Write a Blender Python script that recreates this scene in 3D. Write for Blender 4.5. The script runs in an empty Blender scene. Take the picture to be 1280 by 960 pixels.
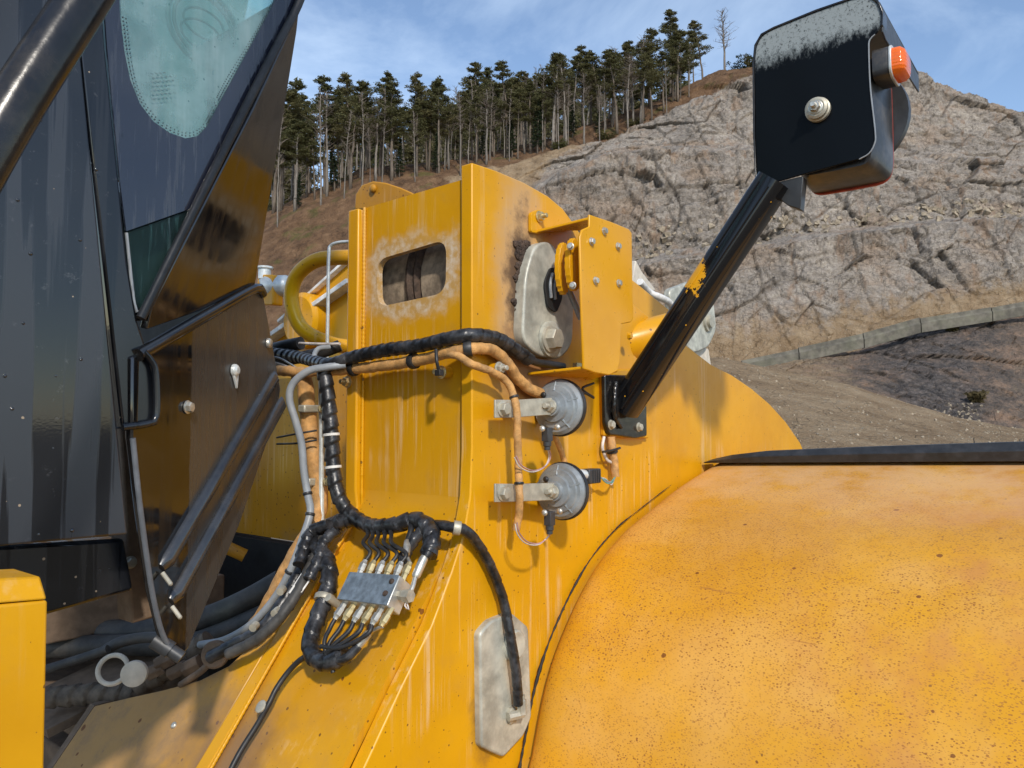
import bpy, bmesh, math, random
import numpy as np
from mathutils import Vector, Matrix, Quaternion
random.seed(7); np.random.seed(7)
S = bpy.context.scene
COL = S.collection
R = math.radians

# ------------------------------------------------------------------ camera
# world axes: +X = loader forward, +Y = loader left (away from the camera), Z up, ground at 0
EYE = Vector((0, 0, 1.70)); FPX = 955.0; YAW = R(38.0); PITCH = R(3.0)
cam = bpy.data.cameras.new('camera'); camo = bpy.data.objects.new('camera', cam); COL.objects.link(camo)
cam.sensor_fit = 'HORIZONTAL'; cam.sensor_width = 36.0; cam.lens = 36.0*FPX/1280.0
cam.clip_start = 0.05; cam.clip_end = 9000
camo.location = EYE; camo.rotation_euler = (math.pi/2+PITCH, 0, YAW-math.pi/2)
S.camera = camo

# ------------------------------------------------------------------ sky, sun, exposure
SUN = Vector((-0.50, -0.63, 0.59)).normalized()          # direction towards the sun
W_ = bpy.data.worlds.new('World'); S.world = W_; W_.use_nodes = True
wn = W_.node_tree; wn.nodes.clear()
wo = wn.nodes.new('ShaderNodeOutputWorld'); wb = wn.nodes.new('ShaderNodeBackground')
sk = wn.nodes.new('ShaderNodeTexSky'); sk.sky_type = 'NISHITA'; sk.sun_disc = False
sk.sun_elevation = math.asin(SUN.z); sk.sun_rotation = math.atan2(SUN.x, SUN.y)
sk.altitude = 500; sk.air_density = 1.0; sk.dust_density = 0.35; sk.ozone_density = 1.0
tc = wn.nodes.new('ShaderNodeTexCoord'); mp = wn.nodes.new('ShaderNodeMapping')
mp.inputs['Scale'].default_value = (1.2, 1.2, 3.4); mp.inputs['Rotation'].default_value = (0.2, 0.1, 2.5)
nz = wn.nodes.new('ShaderNodeTexNoise'); nz.inputs['Scale'].default_value = 1.7; nz.inputs['Detail'].default_value = 7
nz.inputs['Roughness'].default_value = 0.62; nz.inputs['Distortion'].default_value = 0.5
rp = wn.nodes.new('ShaderNodeValToRGB'); rp.color_ramp.elements[0].position = 0.40; rp.color_ramp.elements[1].position = 0.84
rp.color_ramp.elements[0].color = (0, 0, 0, 1); rp.color_ramp.elements[1].color = (.62, .62, .62, 1)
mx = wn.nodes.new('ShaderNodeMix'); mx.data_type = 'RGBA'
mx.inputs['B'].default_value = (5.8, 6.9, 8.1, 1)
wn.links.new(tc.outputs['Generated'], mp.inputs['Vector']); wn.links.new(mp.outputs['Vector'], nz.inputs['Vector'])
wn.links.new(nz.outputs['Fac'], rp.inputs['Fac']); wn.links.new(rp.outputs['Color'], mx.inputs['Factor'])
wn.links.new(sk.outputs['Color'], mx.inputs['A']); wn.links.new(mx.outputs['Result'], wb.inputs['Color'])
wb.inputs['Strength'].default_value = 0.15
wn.links.new(wb.outputs['Background'], wo.inputs['Surface'])
sl = bpy.data.lights.new('sun', 'SUN'); so = bpy.data.objects.new('sun', sl); COL.objects.link(so)
sl.energy = 2.65; sl.angle = R(3.0); sl.color = (1.0, 0.93, 0.83)
so.rotation_euler = (-SUN).to_track_quat('-Z', 'Y').to_euler(); so.location = (0, 0, 40)
S.view_settings.view_transform = 'Standard'; S.view_settings.look = 'None'
S.view_settings.exposure = 0.38; S.view_settings.gamma = 1.0; S.view_settings.use_curve_mapping = False
S.render.engine = 'CYCLES'

# ------------------------------------------------------------------ survey helpers
cF = Vector((math.cos(YAW), math.sin(YAW), 0)); cR = Vector((math.sin(YAW), -math.cos(YAW), 0)); cZ = Vector((0, 0, 1))
FW = cF*math.cos(PITCH)+cZ*math.sin(PITCH); UP = cZ*math.cos(PITCH)-cF*math.sin(PITCH)
def ray(px, py): return FW + cR*((px-640)/FPX) + UP*((480-py)/FPX)
def plane(px, py, p0, n):
    d = ray(px, py); n = Vector(n); return EYE + d*((Vector(p0)-EYE).dot(n)/d.dot(n))
def onX(px, py, X): return plane(px, py, (X, 0, 0), (1, 0, 0))
def onY(px, py, Y): return plane(px, py, (0, Y, 0), (0, 1, 0))
def onZ(px, py, Z): return plane(px, py, (0, 0, Z), (0, 0, 1))
def atd(px, py, d): return plane(px, py, EYE+cF*d, cF)

# ------------------------------------------------------------------ object helpers
WLOC = {}
def link(o, parent, c):
    COL.objects.link(o)
    if parent is not None: o.parent = parent; o.location = Vector(c)-WLOC[parent.name]
    else: o.location = c
    WLOC[o.name] = Vector(c)
def props(o, label=None, cat=None, group=None, kind=None):
    if label: o['label'] = label
    if cat: o['category'] = cat
    if group: o['group'] = group
    if kind: o['kind'] = kind
    return o
def empty(name, loc, **k):
    o = bpy.data.objects.new(name, None); o.empty_display_size = .2; link(o, None, Vector(loc)); return props(o, **k)
def mk(name, verts, faces, mat, parent=None, smooth=True, bevel=0, seg=2, angle=35, origin=None, **k):
    V = np.array([tuple(v) for v in verts], dtype=float)
    c = (V.min(0)+V.max(0))/2 if origin is None else np.array(origin)
    me = bpy.data.meshes.new(name); me.from_pydata((V-c).tolist(), [], [tuple(f) for f in faces])
    bm = bmesh.new(); bm.from_mesh(me); bmesh.ops.recalc_face_normals(bm, faces=bm.faces); bm.to_mesh(me); bm.free()
    me.materials.append(mat)
    if smooth:
        me.shade_smooth(); me.set_sharp_from_angle(angle=R(angle))
    o = bpy.data.objects.new(name, me); link(o, parent, Vector(c))
    if bevel:
        b = o.modifiers.new('bevel', 'BEVEL'); b.width = bevel; b.segments = seg; b.limit_method = 'ANGLE'; b.angle_limit = R(32)
    return props(o, **k)
class MB:
    """collects pieces of ONE part"""
    def __init__(s): s.v = []; s.f = []
    def add(s, vf):
        n = len(s.v); v, f = vf; s.v += [Vector(x) for x in v]; s.f += [tuple(i+n for i in q) for q in f]; return s
    def build(s, name, mat, parent=None, **k): return mk(name, s.v, s.f, mat, parent, **k)
def g_prism(pts, vec, holes=()):
    vec = Vector(vec)
    if not holes:
        n = len(pts); v = [Vector(p) for p in pts]+[Vector(p)+vec for p in pts]
        f = [tuple(range(n)), tuple(range(2*n-1, n-1, -1))]+[(i, (i+1) % n, n+(i+1) % n, n+i) for i in range(n)]
        return v, f
    bm = bmesh.new(); loops = []
    for lp in [pts]+list(holes):
        vs = [bm.verts.new(Vector(p)) for p in lp]; loops.append(vs)
        for i in range(len(vs)): bm.edges.new((vs[i], vs[(i+1) % len(vs)]))
    r = bmesh.ops.triangle_fill(bm, use_beauty=True, edges=bm.edges[:])
    bm.verts.index_update(); n = len(bm.verts)
    v = [w.co.copy() for w in bm.verts]; v += [w+vec for w in v]
    f = [tuple(x.index for x in q.verts) for q in bm.faces]; f += [tuple(i+n for i in reversed(q)) for q in f]
    for vs in loops:
        ids = [w.index for w in vs]
        f += [(ids[i], ids[(i+1) % len(ids)], n+ids[(i+1) % len(ids)], n+ids[i]) for i in range(len(ids))]
    bm.free(); return v, f
def g_box(c, h, rot=None):
    c = Vector(c); v = []
    for x in (-1, 1):
        for y in (-1, 1):
            for z in (-1, 1):
                p = Vector((x*h[0], y*h[1], z*h[2])); v.append(c+(rot @ p if rot else p))
    return v, [(0, 1, 3, 2), (4, 6, 7, 5), (0, 4, 5, 1), (2, 3, 7, 6), (0, 2, 6, 4), (1, 5, 7, 3)]
def basis(n, up=(0, 0, 1)):
    z = Vector(n).normalized(); u = Vector(up)
    if abs(z.dot(u)) > .97: u = Vector((1, 0, 0))
    x = u.cross(z).normalized(); y = z.cross(x); return Matrix((x, y, z)).transposed()
def g_lathe(prof, loc, n, seg=24, cap=True, rot=0):
    M = basis(n); loc = Vector(loc); v = []; f = []
    for r, h in prof:
        for i in range(seg):
            a = 2*math.pi*i/seg+rot; v.append(loc+M @ Vector((r*math.cos(a), r*math.sin(a), h)))
    for k in range(len(prof)-1):
        for i in range(seg):
            j = (i+1) % seg; f.append((k*seg+i, k*seg+j, (k+1)*seg+j, (k+1)*seg+i))
    if cap:
        f.append(tuple(range(seg-1, -1, -1))); m = (len(prof)-1)*seg; f.append(tuple(range(m, m+seg)))
    return v, f
def spline(pts, step=.006):
    P = [Vector(p) for p in pts]; Q = [2*P[0]-P[1]]+P+[2*P[-1]-P[-2]]; out = []
    for i in range(1, len(Q)-2):
        p0, p1, p2, p3 = Q[i-1:i+3]; L = (p2-p1).length; n = max(2, int(L/step))
        for k in range(n):
            t = k/n; t2 = t*t; t3 = t2*t
            out.append(.5*((2*p1)+(p2-p0)*t+(2*p0-5*p1+4*p2-p3)*t2+(3*p1-p0-3*p2+p3)*t3))
    out.append(P[-1]); return out
def g_tube(path, r, seg=12, fn=None, cap=True):
    """path: points; r: radius or list; fn(s, theta) multiplies the radius"""
    n = len(path); T = []
    for i in range(n):
        t = path[min(i+1, n-1)]-path[max(i-1, 0)]; T.append(t.normalized() if t.length > 1e-9 else Vector((0, 0, 1)))
    a = Vector((0, 0, 1)) if abs(T[0].z) < .9 else Vector((1, 0, 0)); N = (a-T[0]*a.dot(T[0])).normalized()
    v = []; f = []; s = 0
    for i in range(n):
        if i: N = (N-T[i]*N.dot(T[i])).normalized(); s += (path[i]-path[i-1]).length
        B = T[i].cross(N)
        rr = r[i] if hasattr(r, '__len__') else r
        for k in range(seg):
            th = 2*math.pi*k/seg; q = rr*(fn(s, th/(2*math.pi)) if fn else 1)
            v.append(path[i]+(N*math.cos(th)+B*math.sin(th))*q)
    for i in range(n-1):
        for k in range(seg):
            j = (k+1) % seg; f.append((i*seg+k, i*seg+j, (i+1)*seg+j, (i+1)*seg+k))
    if cap: f.append(tuple(range(seg-1, -1, -1))); f.append(tuple(range((n-1)*seg, n*seg)))
    return v, f
def wrapfn(pitch, amp=.16, hand=1):
    def fn(s, th):
        q = (s/pitch+hand*th) % 1.0; k = int(s/pitch+hand*th)
        j = .5+.5*math.sin(k*12.9898)
        return 1+amp*(q*(.7+.6*j)) - (.10 if q < .10 else 0)
    return fn
def lumpy(seed=0, amp=.08, wl=.05):
    return lambda s, th: 1+amp*math.sin(s/wl*6.28+seed)*math.sin(s/wl*2.1+3*seed+th*6.28)+.5*amp*math.sin(s/wl*15+th*12.56)
def tube(name, pts, r, mat, parent, seg=12, step=.006, fn=None, **k):
    p = spline(pts, step); v, f = g_tube(p, r, seg, fn); return mk(name, v, f, mat, parent, angle=60, **k), p
def band(name, path, t, width, r, mat, parent, seg=14, **k):
    """a strap round a hose at fraction t of its path"""
    i = max(1, min(len(path)-2, int(t*(len(path)-1)))); c = path[i]; d = (path[i+1]-path[i-1]).normalized()
    w = width/2; v, f = g_tube([c-d*w, c-d*w*.8, c+d*w*.8, c+d*w], [r*.96, r, r, r*.96], seg); return mk(name, v, f, mat, parent, angle=50, **k)
# bolts share three meshes
_bolt = {}
def bolt_mesh(kind, mat):
    key = (kind, mat.name)
    if key in _bolt: return _bolt[key]
    m = MB()
    if kind in ('hex', 'stud'):
        m.add(g_lathe([(1.0, 0), (1.0, .16), (.94, .2)], (0, 0, 0), (0, 0, 1), 20))
        m.add(g_lathe([(.8, .18), (.8, .72), (.70, .84), (.3, .88)], (0, 0, 0), (0, 0, 1), 6, rot=.3))
    if kind == 'stud': m.add(g_lathe([(.42, .8), (.42, 1.02), (.38, 1.05), (.42, 1.1), (.42, 1.3), (.38, 1.33), (.42, 1.38), (.42, 1.55), (.34, 1.65)], (0, 0, 0), (0, 0, 1), 12))
    if kind == 'button':
        m.add(g_lathe([(1, 0), (1, .35), (.85, .6), (.5, .78), (.1, .84)], (0, 0, 0), (0, 0, 1), 14))
    me = bpy.data.meshes.new('bolt'); me.from_pydata([tuple(v) for v in m.v], [], m.f); me.materials.append(mat)
    bm = bmesh.new(); bm.from_mesh(me); bmesh.ops.recalc_face_normals(bm, faces=bm.faces); bm.to_mesh(me); bm.free()
    me.shade_smooth(); me.set_sharp_from_angle(angle=R(40)); _bolt[key] = me; return me
def bolt(parent, loc, n, size, mat, kind='hex', name='bolt', spin=0, **k):
    o = bpy.data.objects.new(name, bolt_mesh(kind, mat)); link(o, parent, Vector(loc))
    o.rotation_mode = 'QUATERNION'; o.rotation_quaternion = (basis(n) @ Matrix.Rotation(spin, 3, 'Z')).to_quaternion(); o.scale = (size,)*3
    return props(o, **k)
def rounded(corners, r, n=5):
    """round the corners of a planar polygon; r may be a list"""
    P = [Vector(p) for p in corners]; out = []
    for i, p in enumerate(P):
        a = P[i-1]-p; b = P[(i+1) % len(P)]-p; q = r[i] if hasattr(r, '__len__') else r
        if q <= 0: out.append(p); continue
        q = min(q, a.length*.49, b.length*.49); A = p+a.normalized()*q; B = p+b.normalized()*q
        for k in range(n+1):
            t = k/n; out.append(A*(1-t)**2+p*2*t*(1-t)+B*t*t)
    return out
# ------------------------------------------------------------------ materials
class NT:
    def __init__(s, name):
        s.m = bpy.data.materials.new(name); s.m.use_nodes = True; s.t = s.m.node_tree; s.t.nodes.clear()
        s.out = s.t.nodes.new('ShaderNodeOutputMaterial'); s.b = s.t.nodes.new('ShaderNodeBsdfPrincipled')
        s.t.links.new(s.b.outputs[0], s.out.inputs[0])
        s._pos = s.t.nodes.new('ShaderNodeNewGeometry'); s.pos = s._pos.outputs['Position']
    def put(s, sock, v):
        if isinstance(v, bpy.types.NodeSocket): s.t.links.new(v, sock)
        elif v is not None:
            if sock.type == 'RGBA' and len(v) == 3: v = (*v, 1)
            sock.default_value = v
    def set(s, **k):
        for a, v in k.items(): s.put(s.b.inputs[a.replace('_', ' ')], v)
        return s
    def math(s, op, a, b=None, c=None, clamp=False):
        n = s.t.nodes.new('ShaderNodeMath'); n.operation = op; n.use_clamp = clamp
        for i, v in enumerate((a, b, c)): s.put(n.inputs[i], v) if v is not None else None
        return n.outputs[0]
    def mix(s, f, a, b, mode='MIX'):
        n = s.t.nodes.new('ShaderNodeMix'); n.data_type = 'RGBA'; n.blend_type = mode
        s.put(n.inputs['Factor'], f); s.put(n.inputs['A'], a); s.put(n.inputs['B'], b); return n.outputs['Result']
    def scale(s, v, sc, loc=(0, 0, 0), rot=(0, 0, 0)):
        n = s.t.nodes.new('ShaderNodeMapping'); s.put(n.inputs['Vector'], v); n.inputs['Scale'].default_value = sc
        n.inputs['Location'].default_value = loc; n.inputs['Rotation'].default_value = rot; return n.outputs[0]
    def noise(s, sc, detail=4, rough=.55, vec=None, dist=0):
        n = s.t.nodes.new('ShaderNodeTexNoise'); s.put(n.inputs['Vector'], vec if vec is not None else s.pos)
        n.inputs['Scale'].default_value = sc; n.inputs['Detail'].default_value = detail; n.inputs['Roughness'].default_value = rough; n.inputs['Distortion'].default_value = dist
        return n.outputs['Fac']
    def voro(s, sc, feature='F1', out='Distance', vec=None, rnd=1):
        n = s.t.nodes.new('ShaderNodeTexVoronoi'); n.feature = feature; s.put(n.inputs['Vector'], vec if vec is not None else s.pos)
        n.inputs['Scale'].default_value = sc; n.inputs['Randomness'].default_value = rnd; return n.outputs[out]
    def ramp(s, f, stops, col=False):
        n = s.t.nodes.new('ShaderNodeValToRGB'); e = n.color_ramp.elements
        while len(e) < len(stops): e.new(.5)
        for i, (p, c) in enumerate(stops):
            e[i].position = p; e[i].color = (c, c, c, 1) if not hasattr(c, '__len__') else (*c, 1)
        s.put(n.inputs[0], f); return n.outputs[0]
    def smooth(s, f, a, b, lo=0., hi=1.):
        n = s.t.nodes.new('ShaderNodeMapRange'); n.interpolation_type = 'SMOOTHSTEP'; s.put(n.inputs['Value'], f)
        n.inputs['From Min'].default_value = a; n.inputs['From Max'].default_value = b
        n.inputs['To Min'].default_value = lo; n.inputs['To Max'].default_value = hi; return n.outputs[0]
    def xyz(s, v=None):
        n = s.t.nodes.new('ShaderNodeSeparateXYZ'); s.put(n.inputs[0], v if v is not None else s.pos); return n.outputs
    def dist(s, p, sc=(1, 1, 1)):
        a = s.t.nodes.new('ShaderNodeVectorMath'); a.operation = 'SUBTRACT'; s.put(a.inputs[0], s.pos); a.inputs[1].default_value = tuple(p)
        b = s.t.nodes.new('ShaderNodeVectorMath'); b.operation = 'MULTIPLY'; s.put(b.inputs[0], a.outputs[0]); b.inputs[1].default_value = sc
        c = s.t.nodes.new('ShaderNodeVectorMath'); c.operation = 'LENGTH'; s.put(c.inputs[0], b.outputs[0]); return c.outputs['Value']
    def bump(s, h, strength=.3, d=.002):
        n = s.t.nodes.new('ShaderNodeBump'); s.put(n.inputs['Height'], h); n.inputs['Strength'].default_value = strength; n.inputs['Distance'].default_value = d
        s.t.links.new(n.outputs[0], s.b.inputs['Normal']); return n.outputs[0]
    def attr(s, name):
        n = s.t.nodes.new('ShaderNodeAttribute'); n.attribute_name = name; return n.outputs['Fac']
    def rnd(s):
        n = s.t.nodes.new('ShaderNodeObjectInfo'); return n.outputs['Random']
    def specks(s, sc, lo, hi, keep=.5, vec=None):
        """scattered spots: only some cells carry one, of varying size"""
        n = s.t.nodes.new('ShaderNodeTexVoronoi'); s.put(n.inputs['Vector'], vec if vec is not None else s.pos); n.inputs['Scale'].default_value = sc
        c = s.t.nodes.new('ShaderNodeSeparateColor'); s.put(c.inputs[0], n.outputs['Color'])
        on = s.math('LESS_THAN', c.outputs[0], keep)
        rad = s.math('MULTIPLY_ADD', c.outputs[1], hi-lo, lo)
        wob = s.math('MULTIPLY_ADD', s.noise(sc*3.1, 2), .16, -.08)
        d = s.math('ADD', n.outputs['Distance'], wob)
        return s.math('MULTIPLY', on, s.math('LESS_THAN', d, rad))

YEL = (0.66, 0.320, 0.004); YELD = (0.50, 0.220, 0.004); CREAM = (0.72, 0.52, 0.30)
def yellow(name, streak=.35, speck=.25, specksc=55, grime=.2, rough=.34, extra=None, base=YEL):
    n = NT(name)
    big = n.smooth(n.noise(3.1, 5, .6), .35, .7); col = n.mix(n.math('MULTIPLY', big, .55), base, YELD)
    z = n.scale(n.pos, (58, 58, 2.6)); st = n.smooth(n.noise(1.0, 5, .65, vec=z), .50, .68); dk = n.math('MULTIPLY', n.smooth(n.noise(1.0, 5, .7, vec=n.scale(n.pos, (31, 31, 2.2), (5, 9, 0))), .54, .78), n.math('MULTIPLY', n.smooth(n.noise(3.3, 3), .42, .62), grime)); col = n.mix(dk, col, (.36, .16, .03))
    band = n.smooth(n.noise(4.2, 3), .44, .62); st = n.math('MULTIPLY', n.math('MULTIPLY', st, band), streak)
    col = n.mix(st, col, CREAM)
    gr = n.math('MULTIPLY', n.smooth(n.noise(7, 6, .68), .5, .8), grime); col = n.mix(gr, col, (.33, .19, .07))
    fine = n.math('MULTIPLY', n.smooth(n.noise(420, 2, .6), .62, .74), .25*grime+.03); col = n.mix(fine, col, (.25, .13, .04))
    sp = n.math('MULTIPLY', n.specks(specksc, .06, .20, speck), .82); col = n.mix(sp, col, (.11, .045, .014))
    sp2 = n.math('MULTIPLY', n.specks(specksc*2.3, .08, .2, speck*.7), .65); col = n.mix(sp2, col, (.19, .07, .02))
    rg = n.math('ADD', n.math('MULTIPLY_ADD', n.noise(28, 4), .22, rough-.11), n.math('MULTIPLY', st, .3))
    if extra: col, rg = extra(n, col, rg)
    n.set(Base_Color=col, Roughness=rg, Specular_IOR_Level=.32)
    h = n.math('ADD', n.math('MULTIPLY', n.noise(70, 3, .6), .5), n.math('MULTIPLY', n.noise(9, 2), 1.4)); n.bump(h, .12, .0022)
    return n.m
def simple(name, col, rough, metal=0, var=.25, sc=30, bump=.15, bsc=90, dust=0, dustcol=(.42, .33, .22), spec=.5, **k):
    n = NT(name); v = n.noise(sc, 5, .6)
    c = n.mix(n.smooth(v, .3, .75), tuple(x*(1-var) for x in col), tuple(min(1, x*(1+var)) for x in col))
    if dust: c = n.mix(n.math('MULTIPLY', n.smooth(n.noise(sc*.6, 6, .7), .42, .7), dust), c, dustcol)
    n.set(Base_Color=c, Roughness=n.math('MULTIPLY_ADD', n.noise(sc*1.7, 3), .24, rough-.12), Metallic=metal, Specular_IOR_Level=spec, **k)
    n.bump(n.noise(bsc, 4, .6), bump, .0015); return n.m
M = {}
FL2 = .995; FX1 = 1.155
def slot_wear(n, col, rg):
    # pale bleached ring worn round the slot, in the plate's own Y/Z
    c0 = onX(515, 343, FX1); x = n.xyz()
    sy = n.math('SUBTRACT', x[1], c0.y); sz = n.math('ADD', n.math('SUBTRACT', x[2], c0.z), n.math('MULTIPLY', sy, 0.0))
    dy = n.math('MAXIMUM', n.math('SUBTRACT', n.math('ABSOLUTE', sy), .085), 0.); dz = n.math('MAXIMUM', n.math('SUBTRACT', n.math('ABSOLUTE', sz), .03), 0.)
    d = n.math('SQRT', n.math('ADD', n.math('MULTIPLY', dy, dy), n.math('MULTIPLY', dz, dz)))
    d = n.math('ADD', d, n.math('MULTIPLY_ADD', n.noise(11, 6, .65), .13, -.065))
    m = n.math('SUBTRACT', 1., n.smooth(d, .030, .078))
    tone = n.mix(n.smooth(n.noise(38, 5, .7), .38, .66), (.46, .28, .10), (.60, .52, .42)); col = n.mix(n.math('MULTIPLY', m, .82), col, tone)
    lo = n.math('MULTIPLY', n.smooth(x[2], 1.55, 1.72, 1., 0.), n.smooth(n.noise(1.0, 5, .6, vec=n.scale(n.pos, (60, 60, 2.6))), .5, .7))
    right = n.smooth(x[1], 1.14, 1.07); col = n.mix(n.math('MULTIPLY', n.math('MULTIPLY', lo, right), .5), col, (.60, .40, .20))
    return col, n.math('ADD', rg, n.math('MULTIPLY', m, .25))
def pin_wear(n, col, rg):
    c0 = onY(652, 362, FL2)
    d = n.math('ADD', n.dist(c0, (1.5, 1, .50)), n.math('MULTIPLY_ADD', n.noise(14, 6, .7), .16, -.08))
    m = n.math('SUBTRACT', 1., n.smooth(d, .07, .19)); col = n.mix(n.math('MULTIPLY', m, .8), col, (.50, .32, .17))
    m2 = n.math('SUBTRACT', 1., n.smooth(d, .045, .10)); col = n.mix(n.math('MULTIPLY', m2, .92), col, (.085, .05, .032))
    c1 = onY(660, 462, FL2); d = n.math('ADD', n.dist(c1, (.8, 1, 1.1)), n.math('MULTIPLY_ADD', n.noise(18, 6, .7), .12, -.06))
    m3 = n.math('SUBTRACT', 1., n.smooth(d, .03, .14)); col = n.mix(n.math('MULTIPLY', m3, .8), col, (.26, .12, .05))
    c2 = onY(606, 890, FL2); d = n.math('ADD', n.dist(c2, (1, 1, .42)), n.math('MULTIPLY_ADD', n.noise(20, 5, .7), .05, -.025))
    m4 = n.math('SUBTRACT', 1., n.smooth(d, .02, .055)); col = n.mix(n.math('MULTIPLY', m4, .7), col, (.12, .06, .03))
    return col, n.math('ADD', rg, n.math('MULTIPLY', m, .3))
def fender_wear_skylight(n, col, rg):
    x = n.xyz(); o = n.smooth(x[1], .75, .12)
    a = n.smooth(n.noise(3.6, 6, .62), .38, .66); col = n.mix(n.math('MULTIPLY', a, .55), col, (.68, .385, .12)); a2 = n.smooth(n.noise(2.4, 6, .65, vec=n.scale(n.pos, (1, 1, 1), (4, 7, 2))), .46, .68); col = n.mix(n.math('MULTIPLY', a2, .35), col, (.52, .22, .02))
    v = n.scale(n.pos, (1, .62, .8)); e = n.math('MULTIPLY', n.specks(235, .10, .36, .85, vec=v), n.smooth(n.noise(4.2, 6, .7), .36, .60, .25, .9)); col = n.mix(e, col, (.24, .085, .018))
    e2 = n.math('MULTIPLY', n.specks(370, .14, .42, .85, vec=n.scale(n.pos, (1, .5, 1), rot=(.5, 0, .4))), n.smooth(n.noise(3.1, 6, .7), .32, .58, .3, .85)); col = n.mix(e2, col, (.34, .13, .03))
    scr = n.math('MULTIPLY', n.smooth(n.noise(1., 3, .5, vec=n.scale(n.pos, (7, 7, 160))), .66, .70), n.smooth(n.noise(3.4, 3), .58, .66)); col = n.mix(n.math('MULTIPLY', scr, .6), col, (.30, .12, .03)); rs_ = n.math('MULTIPLY', n.specks(26, .04, .16, .16), .85); col = n.mix(rs_, col, (.16, .05, .012))
    b = n.math('MULTIPLY', n.math('MULTIPLY', n.smooth(n.noise(6, 6, .7), .42, .66), o), .6); col = n.mix(b, col, (.50, .20, .06))
    t = n.math('MULTIPLY', n.smooth(x[2], 1.44, 1.60), .6); col = n.mix(n.math('MULTIPLY', t, n.smooth(n.noise(11, 5, .7), .3, .6)), col, (.68, .42, .22))  # sky light on the upper curve, put into the paint as a paler tone
    return col, n.math('ADD', rg, .14)
def dust_low(n, col, rg):
    x = n.xyz(); p = onX(290, 850, .95)
    d = n.math('MULTIPLY', n.smooth(n.math('ADD', x[1], n.math('MULTIPLY_ADD', n.noise(9, 6, .7), .30, -.15)), 1.36, 1.52), .82)
    col = n.mix(d, col, (.36, .215, .095)); col = n.mix(n.math('MULTIPLY', d, n.math('MULTIPLY', n.smooth(n.noise(16, 6, .75), .42, .72), .7)), col, (.20, .135, .085))
    rsp = n.math('MULTIPLY', n.specks(30, .05, .20, .28), .85); col = n.mix(rsp, col, (.13, .04, .012))
    d2 = n.math('SUBTRACT', 1., n.smooth(n.math('ADD', n.dist(onX(300, 960, .85)), n.math('MULTIPLY_ADD', n.noise(12, 5), .2, -.1)), .06, .2)); col = n.mix(n.math('MULTIPLY', d2, .75), col, (.16, .10, .07))
    return col, n.math('ADD', rg, n.math('MULTIPLY', d, .35))
M['yel'] = yellow('yellow_paint'); M['yel_slot'] = yellow('yellow_paint_bleached', .6, .10, 60, .35, extra=slot_wear, base=(.61, .295, .005))
M['yel_side'] = yellow('yellow_paint_weathered', .5, .14, 75, .25, extra=pin_wear)
M['yel_low'] = yellow('yellow_paint_rust_spotted', .25, .45, 62, .35, extra=dust_low, base=(.61, .295, .005))
M['yel_fend'] = yellow('yellow_paint_sandblasted_skylit', .05, .10, 80, .25, .42, extra=fender_wear_skylight, base=(.66, .315, .012))
M['yel_clean'] = yellow('yellow_paint_clean', .06, .05, 60, .08, .30)
M['yel_dirty_shaded'] = yellow('yellow_paint_dirty_shaded', .3, .5, 60, .9, .5, base=(.46, .21, .012))  # grime, plus a base darkened to put the centre plate in shade
M['white_edge'] = simple('worn_white_edge', (.72, .70, .66), .5)
def cabgrey(name, base, rough, wet=True):
    n = NT(name)
    v = n.scale(n.pos, (26, 26, .9)); w = n.smooth(n.noise(1.6, 3, .5, vec=v), .50, .56)
    v2 = n.scale(n.pos, (80, 80, 2.4), (3, 1, 0)); w2 = n.smooth(n.noise(1.2, 2, .5, vec=v2), .60, .65); w = n.math('MAXIMUM', w, n.math('MULTIPLY', w2, .8))
    if not wet: w = 0.
    c = n.mix(w, base, tuple(x*.35 for x in base)) if wet else n.mix(n.noise(9), base, tuple(x*.7 for x in base))
    sp = n.specks(70, .05, .13, .12); c = n.mix(n.math('MULTIPLY', sp, .8), c, (.40, .30, .20))
    c = n.mix(n.math('MULTIPLY', n.smooth(n.noise(46, 5, .7), .62, .75), .25), c, (.20, .20, .21))
    r = n.mix(w, (rough,)*3, (.06,)*3) if wet else rough
    n.set(Base_Color=c, Roughness=r, Specular_IOR_Level=.6); n.bump(n.noise(240, 2), .05, .0006); return n.m
M['cab'] = cabgrey('wet_dark_grey_paint', (.030, .034, .042), .30)
M['cab_black'] = cabgrey('wet_black_paint', (.010, .011, .014), .22)
def gloss_black(name, ior=1.75, rough=.10, film=.35, split=None):
    n = NT(name); v = n.scale(n.pos, (40, 40, 1.4)); sm = n.smooth(n.noise(1.3, 4, .6, vec=v), .42, .7)
    c = n.mix(n.math('MULTIPLY', n.smooth(n.noise(7, 6, .7), .36, .72), film), (.006, .006, .007), (.085, .068, .052))
    rr = n.math('MULTIPLY_ADD', sm, .16, rough)
    if split is not None:      # dry dusty film beyond a wet, washed strip
        f = n.smooth(n.math('ADD', n.xyz()[0], n.math('MULTIPLY_ADD', n.noise(60, 3), .006, -.003)), split-.002, split+.003); c = n.mix(f, c, n.mix(n.noise(14, 5, .7), (.030, .028, .027), (.062, .056, .050))); rr = n.math('MULTIPLY_ADD', f, .20, rr)
    n.set(Base_Color=c, IOR=ior, Roughness=rr); n.bump(n.noise(5, 2), .08, .003); return n.m
M['gloss'] = gloss_black('glossy_black_panel'); M['gloss_film'] = gloss_black('glossy_black_panel_with_dust_film', 1.7, .06, .2, split=plane(239, 480, onY(165, 540, 1.10), (.5, -.866, 0)).x); M['cab_rib'] = simple('semi_gloss_black_rib', (.02, .021, .024), .22, var=.3, dust=.2, dustcol=(.08, .07, .06), spec=.9)
M['black'] = simple('black_gloss_paint', (.008, .008, .009), .22, var=.4, dust=.05)
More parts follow.
